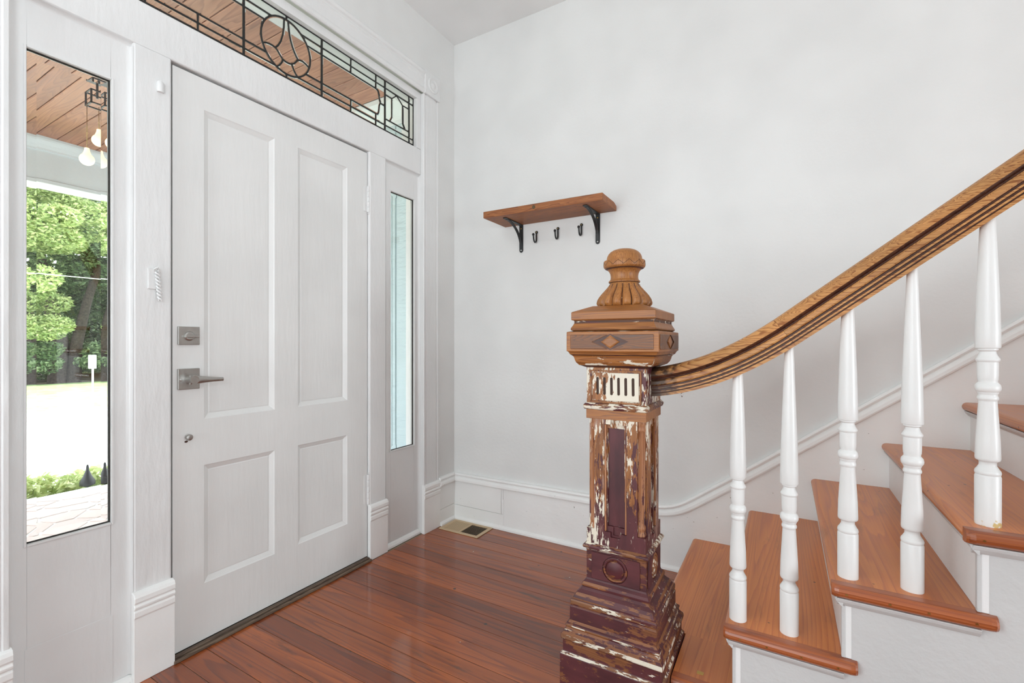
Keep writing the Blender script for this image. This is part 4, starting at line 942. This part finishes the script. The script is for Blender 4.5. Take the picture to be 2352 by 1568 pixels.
def bracket(xc):
    t_ = empty('bracket', (xc, 0, 1.668), parent=sf)
    m_ = MB(); w = .0125
    poly = [(xc-w, 1.68), (xc-w*.7, 1.671), (xc, 1.667), (xc+w*.7, 1.671), (xc+w, 1.68), (xc+w, 1.8315), (xc-w, 1.8315)]
    m_.prism(poly, 'y', -.0045, -.0003)
    m_.prism([(xc-w, -.0003), (xc+w, -.0003), (xc+w, -.190), (xc+w*.6, -.197), (xc-w*.6, -.197), (xc-w, -.190)], 'z', 1.8275, 1.8315)
    m_.build('angle_plate', M['black'], t_, bevel=.0006, seg=1)
    cv = []; th_ = .0035
    for i in range(13):
        t2 = i/12; aa = t2*PI/2; y_ = -.172+.168*math.sin(aa)**1.0*1.0; z_ = 1.8270-.140*(1-math.cos(aa)); cv.append((y_, z_))
    rings = []
    for i, (y_, z_) in enumerate(cv):
        a2 = Vector(cv[max(0, i-1)]); c2 = Vector(cv[min(12, i+1)]); tt = (c2-a2).normalized(); nn = Vector((-tt.y, tt.x))
        rings.append([(xc-.008, y_-nn.x*th_/2, z_-nn.y*th_/2), (xc+.008, y_-nn.x*th_/2, z_-nn.y*th_/2), (xc+.008, y_+nn.x*th_/2, z_+nn.y*th_/2), (xc-.008, y_+nn.x*th_/2, z_+nn.y*th_/2)])
    MB().sweep(rings).build('curved_brace', M['black'], t_, bevel=.0005, seg=1)
    for zz_, mt in ((1.811, 'brass'), (1.6815, 'steel')):
        s_ = MB(); s_.lathe([(.0048, 0), (.0046, .0012), (.0028, .0022)], (0, 0), 12); s_.v = [(xc+v[0], -.0045-v[2], zz_+v[1]) for v in s_.v]; s_.build('screw', M[mt], t_)
bracket(.500); bracket(.9755)
def hook_base(xc, zt0):
    t_ = empty('wall_hook', (xc, 0, zt0))
    m_ = MB(); pts = [(xc, -.0045, zt0-.002), (xc, -.0045, zt0-.040), (xc, -.0065, zt0-.052), (xc, -.014, zt0-.060), (xc, -.024, zt0-.0615), (xc, -.033, zt0-.056), (xc, -.038, zt0-.045), (xc, -.041, zt0-.030), (xc, -.043, zt0-.022)]
    m_.tube(pts, .0045, 10)
    m_.build('hook_body', M['black'], t_)
    d_ = MB(); d_.lathe([(.0088, 0), (.0088, .004), (.007, .0062)], (0, 0), 20); d_.v = [(xc+v[0], -.0003-v[2], zt0+v[1]) for v in d_.v]; d_.build('mount_disc', M['black'], t_)
    s_ = MB(); s_.lathe([(.0034, 0), (.0033, .0010), (.0018, .0016)], (0, 0), 12); s_.v = [(xc+v[0], -.0065-v[2], zt0+v[1]) for v in s_.v]; s_.build('screw', M['brass'], t_)
    b_ = MB(); b_.lathe([(.001, -.008), (.0055, -.006), (.008, 0), (.0055, .006), (.001, .008)], (0, 0), 16); b_.v = [(xc+v[0], -.043+v[1], zt0-.020+v[2]) for v in b_.v]; b_.build('ball_tip', M['black'], t_)
    return t_
hk = hook_base(.602, 1.776)
HL = ['black ball-tipped coat hook under the shelf, nearest the left bracket', 'middle black ball-tipped coat hook under the shelf', 'black ball-tipped coat hook under the shelf, nearest the right bracket']
for i, (hx, hz) in enumerate(((.602, 1.776), (.739, 1.781), (.8815, 1.784))):
    if i == 0: o = hk
    else:
        o = hk.copy(); COL.objects.link(o); o.location = (hx, 0, hz)
        for ch in list(hk.children): c = ch.copy(); COL.objects.link(c); c.parent = o
    tag(o, HL[i], 'hook', 'black coat hooks under the shelf')

# ------------------------------------------------------------------ FLOOR VENT
vt = empty('floor_vent', (.17, -.105, 0), 'beige metal floor register with two banks of louvres in the corner', 'floor vent')
v0, v1, w0, w1 = .030, .315, -.196, -.026
fr = MB(); e = .022
def vf(x0, x1, y0, y1): fr.box(x0, x1, y0, y1, .0003, .0045)
vf(v0, v1, w0, w0+e); vf(v0, v1, w1-e, w1); vf(v0, v0+e, w0+e, w1-e); vf(v1-e, v1, w0+e, w1-e); xm = (v0+v1)/2; vf(xm-.005, xm+.005, w0+e, w1-e)
fr.build('frame', M['vent'], vt, bevel=.0015, seg=1)
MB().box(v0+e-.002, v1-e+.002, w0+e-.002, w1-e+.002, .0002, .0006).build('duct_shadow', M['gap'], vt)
for bank, (xa, xb2, sg) in enumerate(((v0+e, xm-.005, -.55), (xm+.005, v1-e, 1))):
    nl = 11; st_ = (xb2-xa)/nl
    for k in range(nl):
        xc = xa+st_*(k+.5); m_ = MB(); hw = .0036; an = math.radians(32)*sg
        dx, dz = hw*math.cos(an), hw*math.sin(an)*.45
        m_.add([(xc-dx, w0+e, .0026-dz), (xc+dx, w0+e, .0026+dz), (xc+dx, w1-e, .0026+dz), (xc-dx, w1-e, .0026-dz), (xc-dx, w0+e, .0020-dz), (xc+dx, w0+e, .0020+dz), (xc+dx, w1-e, .0020+dz), (xc-dx, w1-e, .0020-dz)],
               [(0, 1, 2, 3), (7, 6, 5, 4), (0, 4, 5, 1), (1, 5, 6, 2), (2, 6, 7, 3), (3, 7, 4, 0)]) if bank == 0 else m_.add([(xc-dx*.55, w0+e, .0026-dz), (xc+dx*.55, w0+e, .0026+dz), (xc+dx*.55, w1-e, .0026+dz), (xc-dx*.55, w1-e, .0026-dz), (xc-dx*.55, w0+e, .0018-dz), (xc+dx*.55, w0+e, .0018+dz), (xc+dx*.55, w1-e, .0018+dz), (xc-dx*.55, w1-e, .0018-dz)],
               [(0, 1, 2, 3), (7, 6, 5, 4), (0, 4, 5, 1), (1, 5, 6, 2), (2, 6, 7, 3), (3, 7, 4, 0)])
        m_.build('louvre', M['vent'], vt)

# ------------------------------------------------------------------ OUTSIDE : porch
ZC = 2.70; XE = -3.05
# house exterior skin round the door opening
ex = MB(); ex.box(-.17, -.1405, -.26, .6, -.6, ZC).box(-.17, -.1405, -4.6, -2.05, -.6, ZC)
ex.build('exterior_wall', M['teal'], kind='structure', label='pale teal exterior house wall beside the door')
MB().box(-.139, -.066, -2.008, -.304, 2.5735, 2.612).build('transom_soffit', M['porch_white'], kind='structure', label='white soffit above the outside of the transom')
# projecting teal side wall at the right of the porch
sw = empty('porch_side_wall', (-1.1, -.19, -.05), kind='structure', label='pale teal boarded wall at the right end of the porch')
MB().box(-2.3, -.171, -.185, -.02, -.05, ZC).build('wall_core', M['teal'], sw)
xb3 = -.171; k = 0
while xb3 > -2.2:
    MB().box(xb3-.150, xb3-.003, -.200, -.185, -.05, ZC-.16).build('wall_board', M['teal'], sw, origin=(xb3, -.19, 1), bevel=.002, seg=1); xb3 -= .153
cr_ = MB(); q = [(-.185, ZC-.16), (-.205, ZC-.16), (-.207, ZC-.135), (-.214, ZC-.115), (-.24, ZC-.075), (-.262, ZC-.045), (-.270, ZC-.030), (-.270, ZC), (-.185, ZC)]
rings = [[(xx, y_, z_) for y_, z_ in q] for xx in (-2.3, -.171)]; cr_.sweep(rings); cr_.build('crown_moulding', M['porch_white'], sw, bevel=.001, seg=1)
# ceiling of planks
pc = MB().box(XE-.5, -.171, -4.6, .1, ZC+.0135, ZC+.06).build('porch_ceiling', M['gap'], kind='structure', label='stained pine plank porch ceiling')
yp = -.270; pw_ = .118
while yp > -3.6:
    MB().box(XE+.05, -.171, yp-pw_+.003, yp-.002, ZC, ZC+.013).build('ceiling_plank', M['porch_wood'], pc, origin=((XE-.17)/2, yp-pw_/2, ZC), bevel=.003, seg=1); yp -= pw_
MB().box(XE+.05, -.171, -4.6, yp, ZC, ZC+.013).build('ceiling_planks_far', M['porch_wood'], pc, kind='stuff')
# roof above so no sky leaks
MB().box(XE-.6, -.14, -5.2, .8, ZC+.07, ZC+.5).build('porch_roof', M['porch_white'], kind='structure', label='porch roof above the plank ceiling')
MB().box(-.14, X1+.2, Y0-.2, .2, H+.11, H+.4).build('house_roof', M['porch_white'], kind='structure', label='house roof slab above the entry')
# beam with crown
bm_ = empty('porch_beam', (XE, -1.8, ZC-.3), kind='structure', label='white porch beam with crown moulding along the porch edge')
MB().box(XE-.16, XE, -5.0, .6, ZC-.315, ZC-.0).build('beam', M['porch_white'], bm_, bevel=.004, seg=1)
q = [(XE, ZC-.095), (XE+.012, ZC-.095), (XE+.014, ZC-.080), (XE+.03, ZC-.055), (XE+.05, ZC-.030), (XE+.055, ZC-.018), (XE+.055, ZC), (XE, ZC)]
m_ = MB(); rings = [[(x_, yy, z_) for x_, z_ in q] for yy in (-5.0, .6)]; m_.sweep(rings); m_.build('crown_moulding', M['porch_white'], bm_, bevel=.001, seg=1)
MB().box(XE-.20, XE+.012, -5.0, .6, ZC-.345, ZC-.315).build('beam_cap', M['porch_white'], bm_, bevel=.003, seg=1)
# flagstone floor
ZP = -.05
pf_ = MB().box(XE-.05, -.141, -4.4, .6, ZP-.3, ZP-.006).build('porch_floor', M['mortar'], kind='structure', label='flagstone porch floor with pale mortar joints')
sx0, sx1, sy0, sy1 = XE, -.16, -3.2, -.05; cell = .20
seeds = []
nx_c, ny_c = int((sx1-sx0)/cell), int((sy1-sy0)/cell)
r2 = random.Random(11)
for i in range(nx_c+1):
    for j in range(ny_c+1): seeds.append((sx0+(i+.5+r2.uniform(-.42, .42))*cell, sy0+(j+.5+r2.uniform(-.42, .42))*cell*1.0))
def clip(poly, n, c):
    out = []
    for i in range(len(poly)):
        p, q_ = poly[i], poly[(i+1) % len(poly)]; dp, dq = p[0]*n[0]+p[1]*n[1]-c, q_[0]*n[0]+q_[1]*n[1]-c
        if dp <= 0: out.append(p)
        if dp*dq < 0: t = dp/(dp-dq); out.append((p[0]+(q_[0]-p[0])*t, p[1]+(q_[1]-p[1])*t))
    return out
for i, s in enumerate(seeds):
    poly = [(sx0, sy0), (sx1, sy0), (sx1, sy1), (sx0, sy1)]
    for j, t in enumerate(seeds):
        if i == j: continue
        d = (t[0]-s[0], t[1]-s[1]); L = math.hypot(*d)
        if L > cell*3: continue
        n_ = (d[0]/L, d[1]/L); c_ = (s[0]+t[0])/2*n_[0]+(s[1]+t[1])/2*n_[1]-.007
        poly = clip(poly, n_, c_)
        if len(poly) < 3: break
    if len(poly) >= 3:
        MB().prism(poly, 'z', ZP-.008, ZP+r2.uniform(-.001, .001)).build('flagstone', M['stone'], pf_, origin=(s[0], s[1], ZP), bevel=.002, seg=1)
# lantern
ln_ = empty('pendant_lantern', (-1.67, -1.28, ZC), 'black framed porch lantern with two lit bulbs, seen through left sidelight', 'lantern')
MB().box(-1.71, -1.63, -1.32, -1.24, ZC-.025, ZC).build('canopy', M['black'], ln_, bevel=.003, seg=1)
MB().tube([(-1.67, -1.28, ZC-.03), (-1.67, -1.28, ZC-.12)], .006, 8).build('stem', M['black'], ln_)
lf = MB()
for dx in (-.04, .04):
    for dy in (-.04, .04): lf.box(-1.67+dx-.004, -1.67+dx+.004, -1.28+dy-.004, -1.28+dy+.004, ZC-.17, ZC-.09)
for zz2 in (ZC-.17, ZC-.095):
    lf.box(-1.714, -1.626, -1.324, -1.316, zz2, zz2+.007).box(-1.714, -1.626, -1.244, -1.236, zz2, zz2+.007).box(-1.714, -1.706, -1.316, -1.244, zz2, zz2+.007).box(-1.634, -1.626, -1.316, -1.244, zz2, zz2+.007)
lf.build('frame', M['black'], ln_)
for (bx, by, bz) in ((-1.69, -1.265, 2.345), (-1.66, -1.33, 2.205)):
    MB().tube([(bx, by, bz+.06), (bx, by, ZC-.16)], .0016, 6).build('cord', M['brass'], ln_)
    MB().lathe(([(.011, bz+.062), (.013, bz+.045), (.017, bz+.034)]+[(.035*math.cos(t), bz-.004+.035*math.sin(t)) for t in np.linspace(.95, -1.5, 14)])[::-1], (bx, by), 28).build('bulb', M['bulb'], ln_)

# ------------------------------------------------------------------ OUTSIDE : ground, road, lawn
GZ = -.62
MB().box(-70, .0-.15, -40, 60, GZ-.3, GZ-.02).build('garden_ground', M['soil'], kind='structure', label='leaf strewn ground beyond the lawn')
MB().box(-6.2, XE-.06, -12, 16, GZ-.02, GZ+.002).build('front_verge', M['lawn'], kind='structure', label='grass verge in front of the porch')
MB().box(-13.2, -6.2, -30, 40, GZ-.02, GZ+.0).build('road', M['road'], kind='structure', label='sunlit pale road in front of the house')
MB().box(-13.4, -13.2, -30, 40, GZ-.02, GZ+.10).build('kerb', M['road'], kind='structure', label='pale concrete kerb between road and lawn')
MB().box(-24, -13.4, -30, 40, GZ-.02, GZ+.09).build('lawn', M['lawn'], kind='structure', label='sunlit lawn across the road')

def leaves(name, blobs, n, size, mat, parent=None, origin=(0, 0, 0), flat=.5):
    """leaf quads scattered through ellipsoid blobs, vectorised"""
    bl_ = np.array([b[:6] for b in blobs], float); vol = (bl_[:, 3]*bl_[:, 4]*bl_[:, 5])**(2/3); pick = rng.choice(len(bl_), n, p=vol/vol.sum())
    d = rng.normal(size=(n, 3)); d /= np.linalg.norm(d, axis=1)[:, None]; r = rng.uniform(.55, 1.0, n)**.5
    c = bl_[pick, :3]+d*r[:, None]*bl_[pick, 3:6]
    u = rng.normal(size=(n, 3)); u[:, 2] *= flat; u /= np.linalg.norm(u, axis=1)[:, None]
    w = rng.normal(size=(n, 3)); w -= (w*u).sum(1)[:, None]*u; w /= np.linalg.norm(w, axis=1)[:, None]
    s = size*rng.uniform(.6, 1.25, n)[:, None]
    V = np.stack([c-u*s, c-w*s*.42+u*s*-.1, c+u*s, c+w*s*.42-u*s*.1], 1).reshape(-1, 3)-np.array(origin)
    F = np.arange(4*n).reshape(-1, 4)
    me = bpy.data.meshes.new(name); me.vertices.add(4*n); me.vertices.foreach_set('co', V.ravel()); me.loops.add(4*n); me.loops.foreach_set('vertex_index', F.ravel().astype(np.int32))
    me.polygons.add(n); me.polygons.foreach_set('loop_start', (np.arange(n)*4).astype(np.int32)); me.materials.append(mat); me.update(calc_edges=True); me.validate()
    o = bpy.data.objects.new(name, me); place(o, origin, parent); tag(o, kind='stuff'); return o
def tree(x, y, h, blobs, n, size, mat, label, trunks, core=None):
    t_ = empty('tree', (x, y, GZ+.09), label, 'tree')
    leaves('foliage', blobs, n, size, mat, t_, (x, y, GZ+.09))
    for pts, r0, r1 in trunks:
        nn = len(pts); MB().tube(pts, [r0+(r1-r0)*i/(nn-1) for i in range(nn)], 12).build('trunk', M['bark'], t_)
    return t_
rb_ = random.Random(5)
def cloud(cx, cy, cz, rx, ry, rz, k, br):
    out = []
    for _ in range(k):
        a = rb_.uniform(0, 2*PI); zz_ = rb_.uniform(-1, 1); rr = math.sqrt(1-zz_*zz_)*rb_.uniform(.45, 1)
        b_ = br*rb_.uniform(.7, 1.3); out.append((cx+rx*rr*math.cos(a), cy+ry*rr*math.sin(a), cz+rz*zz_*rb_.uniform(.5, 1), b_, b_, b_*.62))
    return out
# big tree with dark forked trunk, seen through the left sidelight
TX, TY = -25.5, 5.25
tree(TX, TY, 12, cloud(TX-.8, TY, 8.3, 3.2, 5.6, 5.0, 150, .95), 110000, .095, M['leaf_b'], 'large leafy tree with dark forked trunk across the road, seen through left sidelight',
     [([(TX, TY-.2, GZ), (TX+.1, TY-.15, 1.2), (TX-.1, TY-.5, 3.2), (TX, TY-1.0, 6.5)], .36, .16), ([(TX+.3, TY+.25, GZ), (TX+.35, TY+.3, 1.0), (TX+.3, TY+.7, 3.0), (TX+.2, TY+1.6, 6.5)], .27, .12)])
tree(-22.5, 8.2, 9, cloud(-22.5, 8.2, 4.0, 1.7, 2.4, 3.4, 80, .55), 70000, .08, M['leaf_a'], 'bright green smaller tree right of the dark trunk, in front of the large tree',
     [([(-22.6, 8.6, GZ), (-22.5, 8.7, 2), (-22.4, 8.5, 4.5)], .16, .07)])
tree(-23, 3.0, 12, cloud(-23, 2.6, 6.8, 2.4, 2.8, 4.4, 90, .75) + cloud(-23.4, 3.2, 2.3, 1.0, 1.5, 1.8, 34, .55), 90000, .085, M['leaf_a'], 'yellow green leafy tree left of the dark trunk, upper branches overhanging',
     [([(-23.6, 1.6, GZ), (-23.5, 1.7, 3), (-23.2, 2.1, 6)], .2, .1)])
us = empty('undergrowth', (-24.5, 5, GZ), 'dark green undergrowth around the foot of the large tree', 'shrub')
leaves('foliage', cloud(-24.2, 8.3, .5, 1.3, 2.0, 1.4, 26, .5) + cloud(-24.2, 2.6, .5, 1.3, 2.2, 1.4, 26, .5) + cloud(-27.6, 5.4, 2.0, .6, 4.5, 2.6, 90, .7) + cloud(-24.6, 3.9, .4, .6, .8, 1.0, 16, .4) + cloud(-24.6, 6.5, .4, .6, .8, 1.0, 16, .4), 70000, .085, M['leaf_b'], us, (-24.5, 5, GZ))
bgt = empty('tree_line', (-33, 8, GZ), 'distant green tree line behind the lawn trees', 'trees')
leaves('foliage', cloud(-34, 10, 6.0, 2.5, 20, 8, 150, 2.0) + cloud(-31, 8, 2.5, 1.5, 14, 3.0, 70, 1.4), 90000, .22, M['leaf_a'], bgt, (-33, 8, GZ))
# shrub along the porch edge
hd = empty('porch_shrub', (XE-.35, -1.3, GZ), 'low light green shrub growing along the porch edge', 'shrub')
leaves('foliage', [(XE-.40+rb_.uniform(-.08, .12), -3.0+.11*i, ZP-.10+rb_.uniform(-.06, .07), .17, .12, .14) for i in range(26)], 5200, .045, M['leaf_c'], hd, (XE-.35, -1.3, GZ))
MB().box(XE-.75, XE-.12, -3.2, 0, GZ, ZP-.25).build('woody_stems', M['bark'], hd, bevel=.03, seg=2)
# street sign on thin post
sg = empty('street_sign', (-13.9, 2.57, GZ), 'white sign on a thin post by the road, seen through left sidelight', 'sign')
MB().lathe([(.022, GZ), (.022, .82)], (-13.9, 2.57), 10).build('post', M['porch_white'], sg)
MB().box(-13.99, -13.87, 2.50, 2.64, .46, .82).build('sign_plate', M['porch_white'], sg, bevel=.01, seg=1)
# overhead wire
MB().tube([(-18, -12+3*i, 3.28+.002*(i-5)**2) for i in range(12)], .012, 6).build('overhead_wire', M['porch_white'], label='thin pale overhead wire crossing in front of the trees', cat='wire', origin=(-18, 3, 4))
# dark garden stake at porch edge
gs = MB(); gs.lathe([(.006, GZ), (.006, ZP-.02), (.05, ZP+.0), (.052, ZP+.03), (.03, ZP+.07), (.012, ZP+.12), (.008, ZP+.16), (.002, ZP+.17)], (XE-.12, -.86), 16)
gs.build('garden_light', M['black'], label='small black garden light at the porch edge beside the shrub', cat='garden light', origin=(XE-.12, -.86, GZ))
